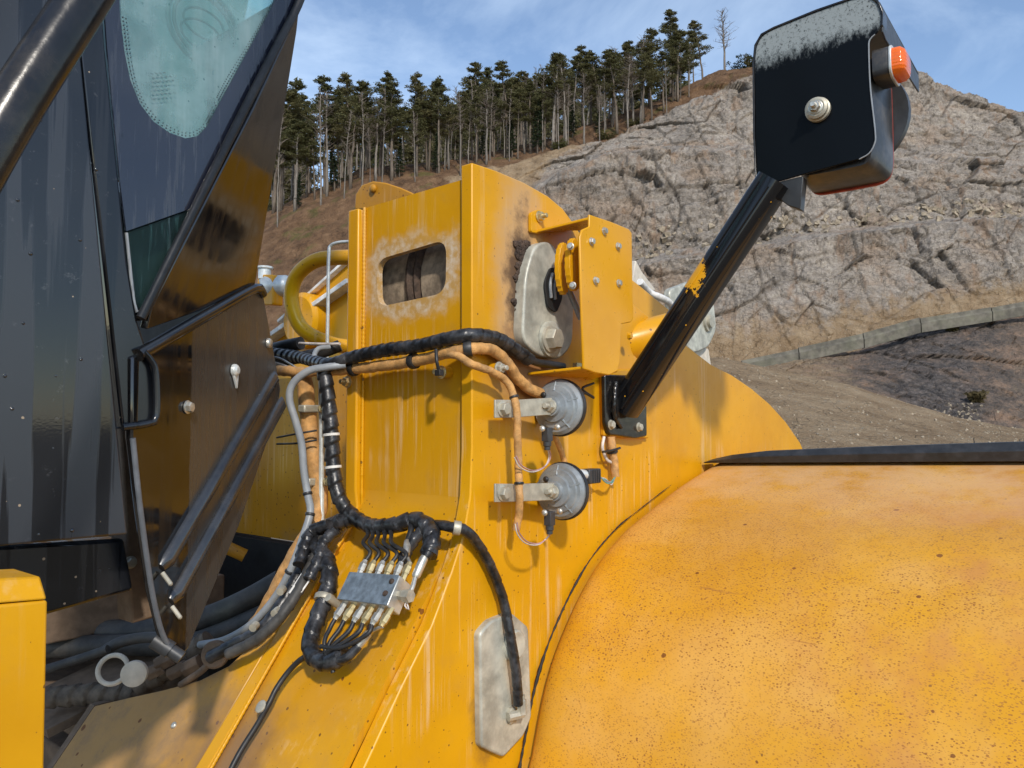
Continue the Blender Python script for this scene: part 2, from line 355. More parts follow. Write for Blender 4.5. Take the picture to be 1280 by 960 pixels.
def lampblack():
    n = NT('black_paint_frosted_top'); x = n.xyz()
    # dried mist left along the upper edge of the plate
    p0 = onX(950, 62, 1.733); p1 = onX(1090, 15, 1.733); k = (p1.z-p0.z)/(p1.y-p0.y)
    top = n.math('MULTIPLY_ADD', n.math('SUBTRACT', x[1], p0.y), k, p0.z)
    d = n.math('SUBTRACT', top, x[2]); j = n.math('MULTIPLY_ADD', n.noise(1.0, 5, .75, vec=n.scale(n.pos, (70, 70, 40))), .10, -.05)
    m = n.math('SUBTRACT', 1., n.smooth(n.math('ADD', d, j), .012, .050)); m = n.math('MULTIPLY', m, n.smooth(n.noise(170, 5, .75), .30, .50))
    sp = n.specks(58, .06, .17, .22); c = n.mix(sp, (.004, .005, .006), (.5, .42, .30)); c = n.mix(m, c, (.27, .30, .305))
    n.set(Base_Color=c, Roughness=n.math('MULTIPLY_ADD', m, .5, .2), Specular_IOR_Level=.12); return n.m
M['lampblack'] = lampblack()
def armblack():
    n = NT('black_paint_chipped'); c0 = onX(869, 338, 1.70)
    d = n.math('ADD', n.dist(c0, (1, 1.15, .55)), n.math('MULTIPLY_ADD', n.noise(60, 5, .75), .07, -.035))
    m = n.math('LESS_THAN', d, .033); sp = n.math('LESS_THAN', n.voro(48), .085); sp = n.math('MULTIPLY', sp, n.math('GREATER_THAN', n.noise(19), .54))
    m = n.math('MAXIMUM', m, sp); n.set(Base_Color=n.mix(m, (.006, .006, .007), YEL), Roughness=n.math('MULTIPLY_ADD', m, .3, .12)); n.bump(m, -.4, .001); return n.m
M['armblack'] = armblack()
M['plastic_g'] = simple('grey_edge_trim', (.13, .14, .155), .4)
M['plastic'] = simple('dark_grey_plastic', (.035, .037, .040), .42)
M['lampgrey'] = simple('lamp_housing_plastic', (.022, .023, .026), .36, dust=.12)
M['red'] = simple('red_rubber_rim', (.28, .035, .02), .5)
M['steel'] = simple('zinc_plated_steel', (.58, .56, .50), .38, .75, sc=60, dust=.25)
M['steel_y'] = simple('yellow_chromate_steel', (.62, .50, .26), .38, .7, sc=70, dust=.3)
M['steel_old'] = simple('dusty_zinc_steel', (.45, .42, .34), .5, .45, sc=40, dust=.55, dustcol=(.45, .40, .30))
M['retainer'] = simple('greasy_galvanised_plate', (.44, .43, .36), .42, .2, var=.35, sc=22, bump=.35, bsc=36, dust=.35, dustcol=(.55, .52, .44))
M['block'] = simple('blue_grey_block_paint', (.16, .20, .24), .5, .2, var=.35, sc=55, dust=.15, dustcol=(.04, .04, .04))
M['block_side'] = simple('bare_block_metal', (.5, .5, .47), .4, .6)
M['hornm'] = simple('blue_grey_horn_shell', (.27, .295, .31), .36, .25, var=.25, sc=26, dust=.2, dustcol=(.2, .19, .16))
M['rubber'] = simple('black_rubber', (.014, .014, .015), .48, var=.4, dust=.15, dustcol=(.16, .14, .12))
M['wrap'] = simple('black_spiral_wrap', (.012, .012, .013), .34, var=.5, sc=50, bump=.4, bsc=140, dust=.42, dustcol=(.12, .12, .13))
M['wrap_dust'] = simple('dusty_spiral_wrap', (.11, .085, .062), .8, var=.4, sc=40, bump=.4, dust=.5, dustcol=(.18, .14, .10))
M['braid'] = simple('ochre_braided_sleeve', (.52, .27, .085), .75, var=.35, sc=46, bump=.9, bsc=330, dust=.35, dustcol=(.42, .30, .18))
M['hose_grey'] = simple('grey_plastic_hose', (.26, .28, .30), .42, var=.15, dust=.15)
M['hose_dark'] = simple('dusty_black_hose', (.045, .043, .04), .6, var=.35, dust=.4, dustcol=(.12, .10, .08))
M['wire_w'] = simple('pale_wire', (.62, .55, .50), .45); M['wire_p'] = simple('pink_wire', (.45, .25, .25), .45); M['wire_t'] = simple('teal_wire', (.12, .40, .38), .45)
M['pipe'] = simple('pale_metal_pipe', (.60, .62, .60), .35, .3)
M['dustcap'] = simple('dusty_brown_rubber_cap', (.17, .115, .075), .85, var=.25, bump=.5); M['dustcap_l'] = simple('pale_dusty_cap', (.58, .52, .43), .8, var=.15, bump=.4)
M['dirt'] = simple('caked_grease_dirt', (.060, .038, .026), .85, var=.6, sc=70, bump=.9, bsc=120, dust=.4, dustcol=(.14, .09, .06))
M['dirt_grey'] = simple('dusty_grey_grime', (.16, .13, .10), .85, var=.5, sc=24, bump=.6, bsc=70, dust=.5, dustcol=(.08, .055, .04))
M['hub'] = simple('dirt_coated_hub', (.30, .235, .165), .85, var=.5, sc=30, bump=.9, bsc=60, dust=.5, dustcol=(.14, .10, .07))
M['void'] = simple('shade_black', (.012, .012, .012), .7)  # near-black that stands in for shade in hollows and openings
M['gap_shade'] = simple('gap_shade_black', (.022, .016, .012), .7, var=.5)  # dark of the gap between mudguard and side plate
def amber():
    n = NT('amber_lens'); n.set(Base_Color=(.95, .17, .012), Roughness=.10, Transmission_Weight=.25, IOR=1.5)
    n.bump(n.math('SINE', n.math('MULTIPLY', n.xyz()[2], 900)), .25, .001); return n.m
M['amber'] = amber()
def fog_glass():
    n = NT('misted_green_glass'); v = n.scale(n.pos, (60, 60, 5)); st = n.smooth(n.noise(1.2, 4, .6, vec=v), .45, .7)
    blot = n.noise(9, 5, .6); c = n.mix(n.math('MULTIPLY_ADD', blot, .5, .1), (.24, .39, .42), (.42, .55, .57)); c = n.mix(n.math('MULTIPLY', st, .35), c, (.55, .66, .68))
    c = n.mix(n.math('MULTIPLY', n.specks(120, .08, .2, .2), .7), c, (.08, .12, .14))
    n.set(Base_Color=c, Roughness=.12, Specular_IOR_Level=.5)
    tr = n.t.nodes.new('ShaderNodeBsdfTransparent'); tr.inputs[0].default_value = (.62, .84, .82, 1); ms = n.t.nodes.new('ShaderNodeMixShader')
    n.put(ms.inputs[0], n.math('MULTIPLY_ADD', n.smooth(blot, .35, .65), -.22, .74)); n.t.links.new(n.b.outputs[0], ms.inputs[1]); n.t.links.new(tr.outputs[0], ms.inputs[2]); n.t.links.new(ms.outputs[0], n.out.inputs[0]); return n.m
M['glass'] = fog_glass()
def clear_glass():
    n = NT('wet_clear_glass'); n.set(Base_Color=(.10, .16, .17), Roughness=.05)
    tr = n.t.nodes.new('ShaderNodeBsdfTransparent'); tr.inputs[0].default_value = (.7, .88, .85, 1); ms = n.t.nodes.new('ShaderNodeMixShader')
    v = n.scale(n.pos, (110, 110, 7)); n.put(ms.inputs[0], n.smooth(n.noise(1.2, 4, .6, vec=v), .56, .72, .93, .55))
    n.t.links.new(n.b.outputs[0], ms.inputs[1]); n.t.links.new(tr.outputs[0], ms.inputs[2]); n.t.links.new(ms.outputs[0], n.out.inputs[0]); return n.m
M['glass2'] = clear_glass()
def frit():
    n = NT('black_printed_glass'); v = n.scale(n.pos, (75, 75, 4)); d = n.smooth(n.noise(1.3, 4, .65, vec=v), .52, .58)
    dr = n.specks(75, .08, .2, .22, vec=n.scale(n.pos, (1, 1, .6)))
    c = n.mix(d, (.014, .017, .030), (.028, .032, .046)); c = n.mix(n.math('MULTIPLY', dr, .7), c, (.004, .005, .008))
    n.set(Base_Color=c, Roughness=n.math('MULTIPLY_ADD', d, .22, .06), Specular_IOR_Level=.75); n.bump(n.math('ADD', d, dr), .15, .001); return n.m
M['frit'] = frit()
M['fritdot'] = simple('printed_dots', (.02, .025, .03), .3); M['stamp'] = simple('etched_stamp', (.11, .17, .18), .5); M['vent'] = simple('vent_plastic', (.17, .22, .23), .5, var=.1); M['headliner'] = simple('pale_grey_trim', (.42, .46, .47), .6, var=.1)
M['water'] = simple('water_drop', (.02, .022, .026), .03, var=.1, bump=0, spec=1.0)
M['rubberstrip'] = simple('black_rubber_edging', (.020, .022, .025), .40, var=.3, sc=40, dust=.2, dustcol=(.10, .10, .11))
# ------------------------------------------------------------------ terrain: quarry wall, wooded slope, gravel mound
def vnoise(p, seed=0):
    i = np.floor(p).astype(np.int64); f = p-i; f = f*f*f*(f*(f*6-15)+10)
    def h(x, y, z):
        n = (x*374761393+y*668265263+z*2147483647+seed*974634777) & 0xFFFFFFFF
        n = ((n ^ (n >> 13))*1274126177) & 0xFFFFFFFF; n = ((n ^ (n >> 16))*2246822519) & 0xFFFFFFFF
        return ((n ^ (n >> 15)) & 0xFFFF)/65535.0
    x, y, z = i[:, 0], i[:, 1], i[:, 2]; r = 0
    for a in (0, 1):
        wx = f[:, 0] if a else 1-f[:, 0]
        for b in (0, 1):
            wy = f[:, 1] if b else 1-f[:, 1]
            for c in (0, 1):
                r = r + wx*wy*(f[:, 2] if c else 1-f[:, 2])*h(x+a, y+b, z+c)
    return r*2-1
def fbm(p, o=5, seed=0, gain=.5, ridged=False):
    a = 1.; s = 0; t = 0
    for k in range(o):
        n = vnoise(p*(2.03**k)+k*17.3, seed+k); n = 1-2*np.abs(n) if ridged else n
        s = s+a*n; t += a; a *= gain
    return s/t
# survey: column -> per-node (distance, picture height) from the near ground to behind the crest
KX = [-900, -200, 200, 340, 450, 560, 640, 700, 760, 830, 900, 940, 1000, 1060, 1110, 1150, 1200, 1280, 1500, 2100]
def row(vals): return np.array(vals, float)
ND = []   # (distance, py row or ('z', value), rock weight row, segment rows)
def node(d, py, rock, n): ND.append((row(d) if hasattr(d, '__len__') else np.full(len(KX), float(d)), row(py), row(rock) if hasattr(rock, '__len__') else np.full(len(KX), float(rock)), n))
DF = [90.]*20
mixd = lambda a, b: [a if x <= 560 else b if x >= 700 else a+(b-a)*(x-560)/140. for x in KX]
#          -900 -200  200  340  450  560  640  700  760  830  900  940 1000 1060 1110 1150 1200 1280 1500 2100
node(14, [646]*20, 0, 10)
node(26, [590, 590, 590, 590, 588, 585, 580, 572, 566, 562, 560, 562, 564, 566, 568, 570, 572, 574, 574, 574], 0, 46)
node(42, [560, 545, 530, 520, 510, 500, 490, 478, 466, 452, 447, 456, 468, 480, 496, 508, 522, 537, 540, 540], 0, 10)
node(62, [556, 540, 522, 505, 498, 492, 488, 480, 474, 468, 464, 472, 485, 500, 513, 523, 530, 536, 536, 536], [0, 0, 0, 0, 0, 0, 0, .2, .3, .3, .3, .3, .35, .4, .7, .9, .8, .5, .5, .5], 84)
node(86, [552, 528, 500, 480, 478, 474, 470, 468, 466, 463, 460, 456, 449, 440, 428, 416, 406, 391, 350, 340], [0, 0, 0, 0, 0, 0, .1, .3, .4, .4, .4, .35, .4, .5, .8, .9, .7, .5, .5, .5], 6)
node(90, [550, 524, 495, 472, 474, 470, 466, 465, 463, 460, 457, 453, 446, 437, 425, 413, 403, 388, 347, 338], .25, 76)
node(mixd(97, 95.5), [545, 510, 470, 440, 420, 400, 385, 370, 345, 330, 318, 312, 300, 292, 285, 282, 278, 276, 276, 290], [0, 0, 0, 0, 0, .2, .5, .9, 1, 1, 1, 1, 1, 1, 1, 1, 1, 1, 1, 1], 10)
node(mixd(101, 104), [543, 506, 465, 430, 408, 388, 372, 352, 332, 318, 308, 303, 292, 284, 278, 275, 272, 270, 270, 286], [0, 0, 0, 0, 0, .2, .4, .8, .8, .8, .8, .8, .8, .8, .8, .8, .8, .8, .8, .8], 66)
node(mixd(113, 110), [530, 470, 400, 345, 318, 292, 264, 215, 194, 190, 190, 190, 192, 194, 196, 197, 200, 206, 225, 250], [0, 0, 0, 0, 0, .1, .4, .9, 1, 1, 1, 1, 1, 1, 1, 1, 1, 1, 1, 1], 10)
node(mixd(117, 120), [526, 462, 388, 325, 296, 268, 244, 206, 187, 184, 184, 184, 186, 188, 190, 191, 195, 202, 222, 248], [0, 0, 0, 0, 0, 0, .3, .7, .7, .7, .7, .7, .7, .7, .7, .7, .7, .7, .7, .7], 70)
node(mixd(127, 128), [518, 440, 355, 284, 240, 222, 206, 186, 176, 150, 116, 101, 92, 88, 90, 98, 120, 147, 190, 235], [0, 0, 0, 0, 0, 0, .1, .3, .6, .9, 1, 1, 1, 1, 1, 1, 1, 1, 1, 1], 26)
node(140, [512, 425, 335, 262, 212, 200, 184, 168, 150, 122, 90, 82, 84, 84, 90, 99, 121, 148, 191, 236], [0, 0, 0, 0, 0, 0, 0, 0, 0, 0, .2, .3, .6, .8, .9, 1, 1, 1, 1, 1], 8)
node(165, [514, 430, 344, 275, 226, 215, 200, 185, 168, 140, 110, 104, 108, 110, 116, 124, 145, 170, 210, 250], 0, 6)
node(300, [528, 500, 440, 400, 380, 372, 366, 360, 350, 336, 320, 315, 315, 316, 318, 322, 330, 340, 360, 380], 0, 0)
PXC = np.concatenate([np.linspace(-900, 300, 60, endpoint=False), np.linspace(300, 620, 130, endpoint=False), np.linspace(620, 1300, 640, endpoint=False), np.linspace(1300, 2100, 110)])
def surv(px, py, d):
    a = (px-640)/FPX; b = (480-py)/FPX; k = math.cos(PITCH)-b*math.sin(PITCH)
    return a/k*d, d, EYE.z+d*(math.sin(PITCH)+b*math.cos(PITCH))/k
NC = len(PXC); SG = []
for d, py, rk, n in ND:
    dd = np.interp(PXC, KX, d); pp = np.interp(PXC, KX, py); SG.append((np.array(surv(PXC, pp, dd)), np.interp(PXC, KX, rk), n))
rows = []; rock = []; ROWOF = []
for i in range(len(SG)-1):
    A, ra, n = SG[i]; B, rb, _ = SG[i+1]; ROWOF.append(len(rows))
    for k in range(n):
        t = k/n; rows.append(A*(1-t)+B*t); rock.append(ra*(1-t)+rb*t)
ROWOF.append(len(rows)); rows.append(SG[-1][0]); rock.append(SG[-1][1])
G = np.array(rows).transpose(0, 2, 1); RK = np.array(rock); NR = len(rows)          # NR x NC x (s, d, z)
G[0, :, 2] = -.3
P = G.reshape(-1, 3).copy(); rk = RK.reshape(-1)
near = np.clip((P[:, 1]-40)/40, .12, 1)
wob = P*np.array([.05, .05, .06])
big = fbm(wob, 4, 3)                                             # bulges
warp = np.stack([fbm(P*.08+5, 3, 11), fbm(P*.08+9, 3, 12), fbm(P*.08+13, 3, 13)], 1)*3.0
strat = fbm((P+warp)*np.array([.10, .10, .42]) @ np.array([[1, 0, .12], [0, 1, 0], [-.22, 0, 1]]), 5, 21, .55, True)
crack = fbm((P+warp)*np.array([.30, .20, .10]), 4, 31, .55, True)
def facets(q, seed):
    i = np.floor(q).astype(np.int64); best = np.full(len(q), 9e9); second = best.copy(); val = np.zeros(len(q))
    def hs(x, y, z, k):
        n = (x*73856093 ^ y*19349663 ^ z*83492791 ^ (seed*7+k)*2654435761) & 0xFFFFFFFF; n = ((n ^ (n >> 15))*2246822519) & 0xFFFFFFFF; n = ((n ^ (n >> 13))*3266489917) & 0xFFFFFFFF
        return ((n ^ (n >> 16)) & 0xFFFF)/65535.0
    for a in (-1, 0, 1):
        for b in (-1, 0, 1):
            for c in (-1, 0, 1):
                x, y, z = i[:, 0]+a, i[:, 1]+b, i[:, 2]+c
                o = np.stack([x+hs(x, y, z, 1), y+hs(x, y, z, 2), z+hs(x, y, z, 3)], 1)-q; d = (o*o).sum(1)
                v = (hs(x, y, z, 4)-.5)*1.3-o[:, 0]*(hs(x, y, z, 5)-.5)*1.5-o[:, 2]*(hs(x, y, z, 6)-.35)*1.3
                m = d < best; second = np.where(m, best, np.minimum(second, d)); best = np.where(m, d, best); val = np.where(m, v, val)
    return val, np.sqrt(second)-np.sqrt(best)
tilt = np.array([[1, 0, .25], [0, 1, 0], [-.35, 0, 1]])
fa, ea = facets(((P+warp*.8)*np.array([.085, .085, .13])) @ tilt, 5); fb, eb = facets(((P+warp*.6)*np.array([.26, .22, .42])) @ tilt, 8); fc, ec = facets((P+warp*.5)*np.array([.8, .7, 1.2]), 9)
blocky = fa*2.4+fb*.95+fc*.35-.7*np.exp(-(ea/.02)**2)-.35*np.exp(-(eb/.03)**2)
fine = fbm(P*1.3, 4, 51, .6)
zz = P[:, 2]+warp[:, 0]*.55+P[:, 0]*.10; ss = P[:, 0]+warp[:, 1]*.9+P[:, 2]*.22
saw = lambda x: (x-np.floor(x))
bed = (saw(zz/2.7)*.8+saw(zz/1.05+.3)*.32)*np.clip(fbm(P*.07, 2, 101)*2+.7, 0, 1)+(1-saw(ss/6.1+fbm(P*.05, 2, 102)*.8))*.75*np.clip(fbm(P*.06+7, 2, 103)*2+.6, 0, 1)
disp = rk*.85*(bed-.5+big*.8+strat*.25+crack*.5+blocky*.75+fine*.30+fbm(P*3.1, 3, 95, .65)*.20)
soilb = (1-rk)*(fbm(P*.16, 5, 61, .55)*1.0*near+fbm(P*.9, 4, 71, .6)*.28*near)
P[:, 1] += -disp*np.clip((P[:, 1]-54)/12, .2, 1); P[:, 2] += disp*.16+rk*fbm(P*2.2, 3, 96, .6)*.08+soilb
edge = np.ones((NR, NC)); edge[0] = 0; P[:, 2] = np.where(edge.reshape(-1) > 0, P[:, 2], -.3)
WX = P[:, 1:2]*np.array([[cF.x, cF.y]])+P[:, 0:1]*np.array([[cR.x, cR.y]])
TV = np.concatenate([WX, P[:, 2:3]], 1)
idx = np.arange(NR*NC).reshape(NR, NC)
FQ = np.stack([idx[:-1, :-1], idx[:-1, 1:], idx[1:, 1:], idx[1:, :-1]], -1).reshape(-1, 4)
# material regions as an attribute: 0 gravel, 1 rock; litter = woodland floor
crev = np.clip(np.exp(-(ea/.018)**2)*.9+np.exp(-(eb/.03)**2)*.55*(fbm(P*.06, 2, 91) > -.1)+np.exp(-(ec/.08)**2)*.25, 0, 1)*rk
litter = np.zeros((NR, NC)); lw = np.interp(PXC, [-900, 560, 640, 700, 830, 940, 1010], [1, 1, .85, .55, .3, .5, 0])
for i in range(NR):
    a = np.clip((i-ROWOF[5])/40., 0, 1); top = np.clip((i-ROWOF[10]+4)/10., 0, 1)
    litter[i] = np.maximum(a*np.clip((600-PXC)/80, 0, 1), top*np.clip((1010-PXC)/60, 0, 1)*np.clip(1.4-RK[i], 0, 1))
lowzone = np.zeros((NR, NC)); lowzone[ROWOF[2]:ROWOF[4]+2] = 1
def quarry_mat():
    n = NT('quarry_rock_and_soil'); rkA = n.attr('rock'); lit = n.attr('litter'); low = n.attr('lowzone')
    g1 = n.noise(.16, 6, .62); g2 = n.noise(.9, 6, .65); g3 = n.noise(5.0, 5, .7)
    rockc = n.ramp(n.math('ADD', n.math('MULTIPLY', g1, .45), n.math('ADD', n.math('MULTIPLY', g2, .35), n.math('MULTIPLY', g3, .2))), [(.32, (.18, .157, .134)), (.42, (.30, .264, .226)), (.51, (.40, .350, .298)), (.62, (.53, .46, .38))])
    tan = n.smooth(n.noise(.11, 5, .6, vec=n.scale(n.pos, (1, 1, 1.8), (31, 7, 3))), .50, .66); rockc = n.mix(n.math('MULTIPLY', tan, .55), rockc, (.42, .30, .205))
    va = n.voro(.55, 'DISTANCE_TO_EDGE', vec=n.scale(n.pos, (1, 1, 1.7), rot=(.3, .5, .2)))
    vb = n.voro(1.9, 'DISTANCE_TO_EDGE', vec=n.scale(n.pos, (1, 1, .8), rot=(.1, -.6, .9)))
    cr = n.math('MULTIPLY', n.smooth(va, .0, .03, 1., 0.), n.smooth(n.noise(.3, 3), .45, .6)); cr2 = n.math('MULTIPLY', n.smooth(vb, 0., .06, 1., 0.), n.smooth(n.noise(.8, 3), .48, .6))
    rockc = n.mix(n.math('MULTIPLY', n.math('MAXIMUM', cr, cr2), .28), rockc, (.08, .07, .062)); vf = n.smooth(n.math('ABSOLUTE', n.math('SUBTRACT', n.noise(1., 4, .55, vec=n.scale(n.pos, (.55, .55, .13), rot=(.12, .1, 0))), .5)), .0, .012, 1., 0.); vf = n.math('MULTIPLY', vf, n.smooth(n.noise(.25, 3), .42, .55)); rockc = n.mix(n.math('MULTIPLY', vf, .6), rockc, (.075, .066, .058)); rockc = n.mix(n.math('MULTIPLY', n.attr('crevice'), .6), rockc, (.055, .048, .043))
    pit = n.smooth(n.noise(2.6, 7, .78, vec=n.scale(n.pos, (1, 1, 1.7), rot=(.2, .35, 0))), .36, .60); rockc = n.mix(n.math('SUBTRACT', 1., pit), rockc, n.mix(.42, rockc, (.07, .06, .053)))  # small pit shadows painted into the rock colour as dark noise
    rust = n.math('MULTIPLY', n.smooth(n.noise(1., 5, .6, vec=n.scale(n.pos, (.5, .5, .09))), .54, .66), .5); rockc = n.mix(rust, rockc, (.30, .19, .115))
    gravel = n.ramp(n.math('ADD', n.math('MULTIPLY', n.noise(.45, 6, .65), .55), n.math('MULTIPLY', n.noise(9, 5, .75), .45)), [(.34, (.19, .125, .072)), (.5, (.32, .228, .138)), (.66, (.44, .335, .22))])
    gravel = n.mix(n.math('MULTIPLY', n.specks(4.5, .10, .32, .25), .7), gravel, (.36, .32, .26))
    dark = n.ramp(n.math('ADD', n.math('MULTIPLY', n.noise(.35, 6, .65), .6), n.math('MULTIPLY', n.noise(3, 5, .7), .4)), [(.38, (.075, .068, .064)), (.49, (.16, .125, .10)), (.60, (.29, .195, .135))])
    dark = n.mix(n.math('MULTIPLY', n.smooth(n.math('ADD', rkA, n.math('MULTIPLY_ADD', n.noise(.3, 5, .7), .7, -.35)), .60, .85), .8), dark, n.ramp(n.noise(1.4, 7, .75), [(.36, (.035, .033, .033)), (.5, (.095, .085, .08)), (.62, (.19, .165, .15))]))
    leaf = n.ramp(n.math('ADD', n.math('MULTIPLY', n.noise(.5, 5, .6), .5), n.math('MULTIPLY', n.noise(7, 5, .75), .5)), [(.36, (.075, .045, .028)), (.5, (.165, .095, .052)), (.64, (.26, .16, .09))])
    grass = n.math('MULTIPLY', n.smooth(n.noise(.22, 4), .55, .68), .6); leaf = n.mix(grass, leaf, (.10, .105, .03))
    j = n.math('MULTIPLY_ADD', n.noise(.7, 5, .7), .5, -.25)
    hi = n.mix(n.smooth(n.math('ADD', rkA, j), .38, .58), gravel, rockc); lo = n.mix(n.smooth(n.math('ADD', rkA, j), .30, .55), gravel, dark)
    c = n.mix(n.smooth(n.math('ADD', low, j), .45, .55), hi, lo); c = n.mix(n.smooth(n.math('ADD', lit, j), .4, .6), c, leaf)
    n.set(Base_Color=c, Roughness=.95, Specular_IOR_Level=.15)
    h = n.math('ADD', n.math('MULTIPLY', n.noise(1.4, 8, .68), 1.0), n.math('SUBTRACT', n.math('MULTIPLY', n.noise(7, 5, .7), .25), n.math('MULTIPLY', n.math('MAXIMUM', cr, cr2), .35))); n.bump(n.math('ADD', h, n.math('MULTIPLY', n.noise(3.2, 6, .75, vec=n.scale(n.pos, (1, 1, 1.9), rot=(.2, .35, 0))), .7)), 1.0, .38); return n.m
M['quarry'] = quarry_mat()
me = bpy.data.meshes.new('quarry_hillside'); me.from_pydata(TV.tolist(), [], FQ.tolist()); me.materials.append(M['quarry']); me.shade_smooth()
for nm, arr in (('rock', rk), ('litter', litter.reshape(-1)), ('crevice', crev), ('lowzone', lowzone.reshape(-1))):
    me.attributes.new(nm, 'FLOAT', 'POINT').data.foreach_set('value', arr.astype(np.float32))
hill = bpy.data.objects.new('quarry_hillside', me); COL.objects.link(hill); props(hill, 'stepped grey rock face with wooded brown slope behind the loader', kind='structure')
def ground_mat():
    n = NT('pit_floor_gravel'); c = n.ramp(n.math('ADD', n.math('MULTIPLY', n.noise(.4, 6, .65), .5), n.math('MULTIPLY', n.noise(30, 5, .7), .5)), [(.35, (.13, .10, .07)), (.5, (.20, .165, .12)), (.65, (.28, .24, .185))])
    n.set(Base_Color=c, Roughness=.95); n.bump(n.noise(25, 6, .7), .8, .03); return n.m
M['ground'] = ground_mat()
gv = [(-4000, -4000, 0), (4000, -4000, 0), (4000, 4000, 0), (-4000, 4000, 0)]
g = mk('ground', gv, [(0, 1, 2, 3)], M['ground'], smooth=False); props(g, 'flat gravel floor of the quarry pit', kind='structure')
def hillpoint(px, rowi):
    ci = int(np.argmin(np.abs(PXC-px))); r0 = int(max(0, min(NR-1, rowi))); return Vector(TV[r0*NC+ci])

# concrete barrier along the haul ramp
M['concrete'] = simple('weathered_concrete', (.125, .112, .088), .85, var=.4, sc=1.1, bump=.5, bsc=9, dust=.4, dustcol=(.16, .16, .10))
segs = [(927, 455, 997, 440.5), (998, 440.5, 1078, 423), (1079, 423.5, 1149, 404), (1150, 404, 1238, 390), (1239, 390, 1325, 374)]
bl = ['leftmost low concrete barrier block on the haul ramp, partly overgrown', 'second concrete barrier block from the left on the haul ramp', 'middle concrete barrier block on the haul ramp, above the dark rock', 'concrete barrier block fourth from the left, above the brown bank', 'rightmost concrete barrier block on the ramp, cut by the picture edge']
for i, (x0, y0, x1, y1) in enumerate(segs):
    a = Vector(surv(x0, y0+2, 83.0)); b = Vector(surv(x1, y1+2, 83.0)); t = lambda p: Vector((cF.x*p.y+cR.x*p.x, cF.y*p.y+cR.y*p.x, p.z))
    a, b = t(a), t(b); H = [.55, .7, .8, .7, .65][i]; nn = Vector((-(b-a).y, (b-a).x, 0)).normalized()
    if nn.dot(cF) > 0: nn = -nn
    m = MB(); prof = [(-.32, -.9), (.32, -.9), (.32, .12), (.17, .3), (.12, H), (-.12, H), (-.17, .3), (-.32, .12)]
    v = [p+nn*q+cZ*h for p in (a, b) for q, h in prof]; k = len(prof)
    m.add((v, [tuple(range(k-1, -1, -1)), tuple(range(k, 2*k))]+[(j, (j+1) % k, k+(j+1) % k, k+j) for j in range(k)]))
    m.build('concrete_barrier', M['concrete'], bevel=.03, label=bl[i], cat='barrier', group='concrete barriers along the haul ramp')

# ------------------------------------------------------------------ trees
def needle_mat(name, c1, c2):
    n = NT(name); c = n.mix(n.rnd(), c1, c2); c = n.mix(n.math('MULTIPLY', n.noise(.9, 3), .6), c, tuple(x*.55 for x in c1))
    n.set(Base_Color=c, Roughness=.7, Specular_IOR_Level=.2); tl = n.t.nodes.new('ShaderNodeBsdfTranslucent'); n.put(tl.inputs[0], c); ms = n.t.nodes.new('ShaderNodeMixShader'); ms.inputs[0].default_value = .35
    n.t.links.new(n.b.outputs[0], ms.inputs[1]); n.t.links.new(tl.outputs[0], ms.inputs[2]); n.t.links.new(ms.outputs[0], n.out.inputs[0]); return n.m
M['pine'] = needle_mat('pine_needles', (.12, .122, .05), (.19, .165, .075)); M['spruce'] = needle_mat('spruce_needles', (.026, .042, .020), (.045, .060, .026)); M['bush'] = needle_mat('bush_leaves', (.10, .10, .035), (.14, .10, .05))
def bark_mat(name, a, b):
    n = NT(name); c = n.mix(n.smooth(n.noise(1.0, 5, .65, vec=n.scale(n.pos, (5, 5, 1.2))), .3, .7), a, b); c = n.mix(n.math('MULTIPLY', n.rnd(), .5), c, tuple(x*.55 for x in a)); n.set(Base_Color=c, Roughness=.9); return n.m
M['bark'] = bark_mat('pine_bark', (.105, .082, .062), (.20, .16, .122)); M['bark_pale'] = bark_mat('pale_bark', (.15, .13, .108), (.27, .235, .20)); M['twig'] = bark_mat('bare_twigs', (.17, .135, .105), (.25, .20, .16))
def g_tuft(rs, c, rad, n, size, flat=.6):
    v = []; f = []
    for _ in range(n):
        d = Vector((rs.gauss(0, 1), rs.gauss(0, 1), rs.gauss(0, flat))); d = d/max(d.length, .01)*rad*rs.random()**.45
        p = Vector(c)+Vector((d.x, d.y, d.z*flat)); a = Vector((rs.uniform(-1, 1), rs.uniform(-1, 1), rs.uniform(-.5, .9))).normalized(); b = a.orthogonal().normalized()
        b = Quaternion(a, rs.uniform(0, 6.28)) @ b; s = size*rs.uniform(.5, 1.3); i = len(v)
        v += [p-b*s*.42, p+a*s*1.3-b*s*.12, p+b*s*.42]; f.append((i, i+1, i+2))
    return v, f
def wood_path(rs, p, d, L, bend, n=5):
    out = [Vector(p)]; d = Vector(d).normalized()
    for _ in range(n):
        d = (d+Vector((rs.uniform(-1, 1), rs.uniform(-1, 1), rs.uniform(-.6, .8)))*bend).normalized(); out.append(out[-1]+d*L/n)
    return out
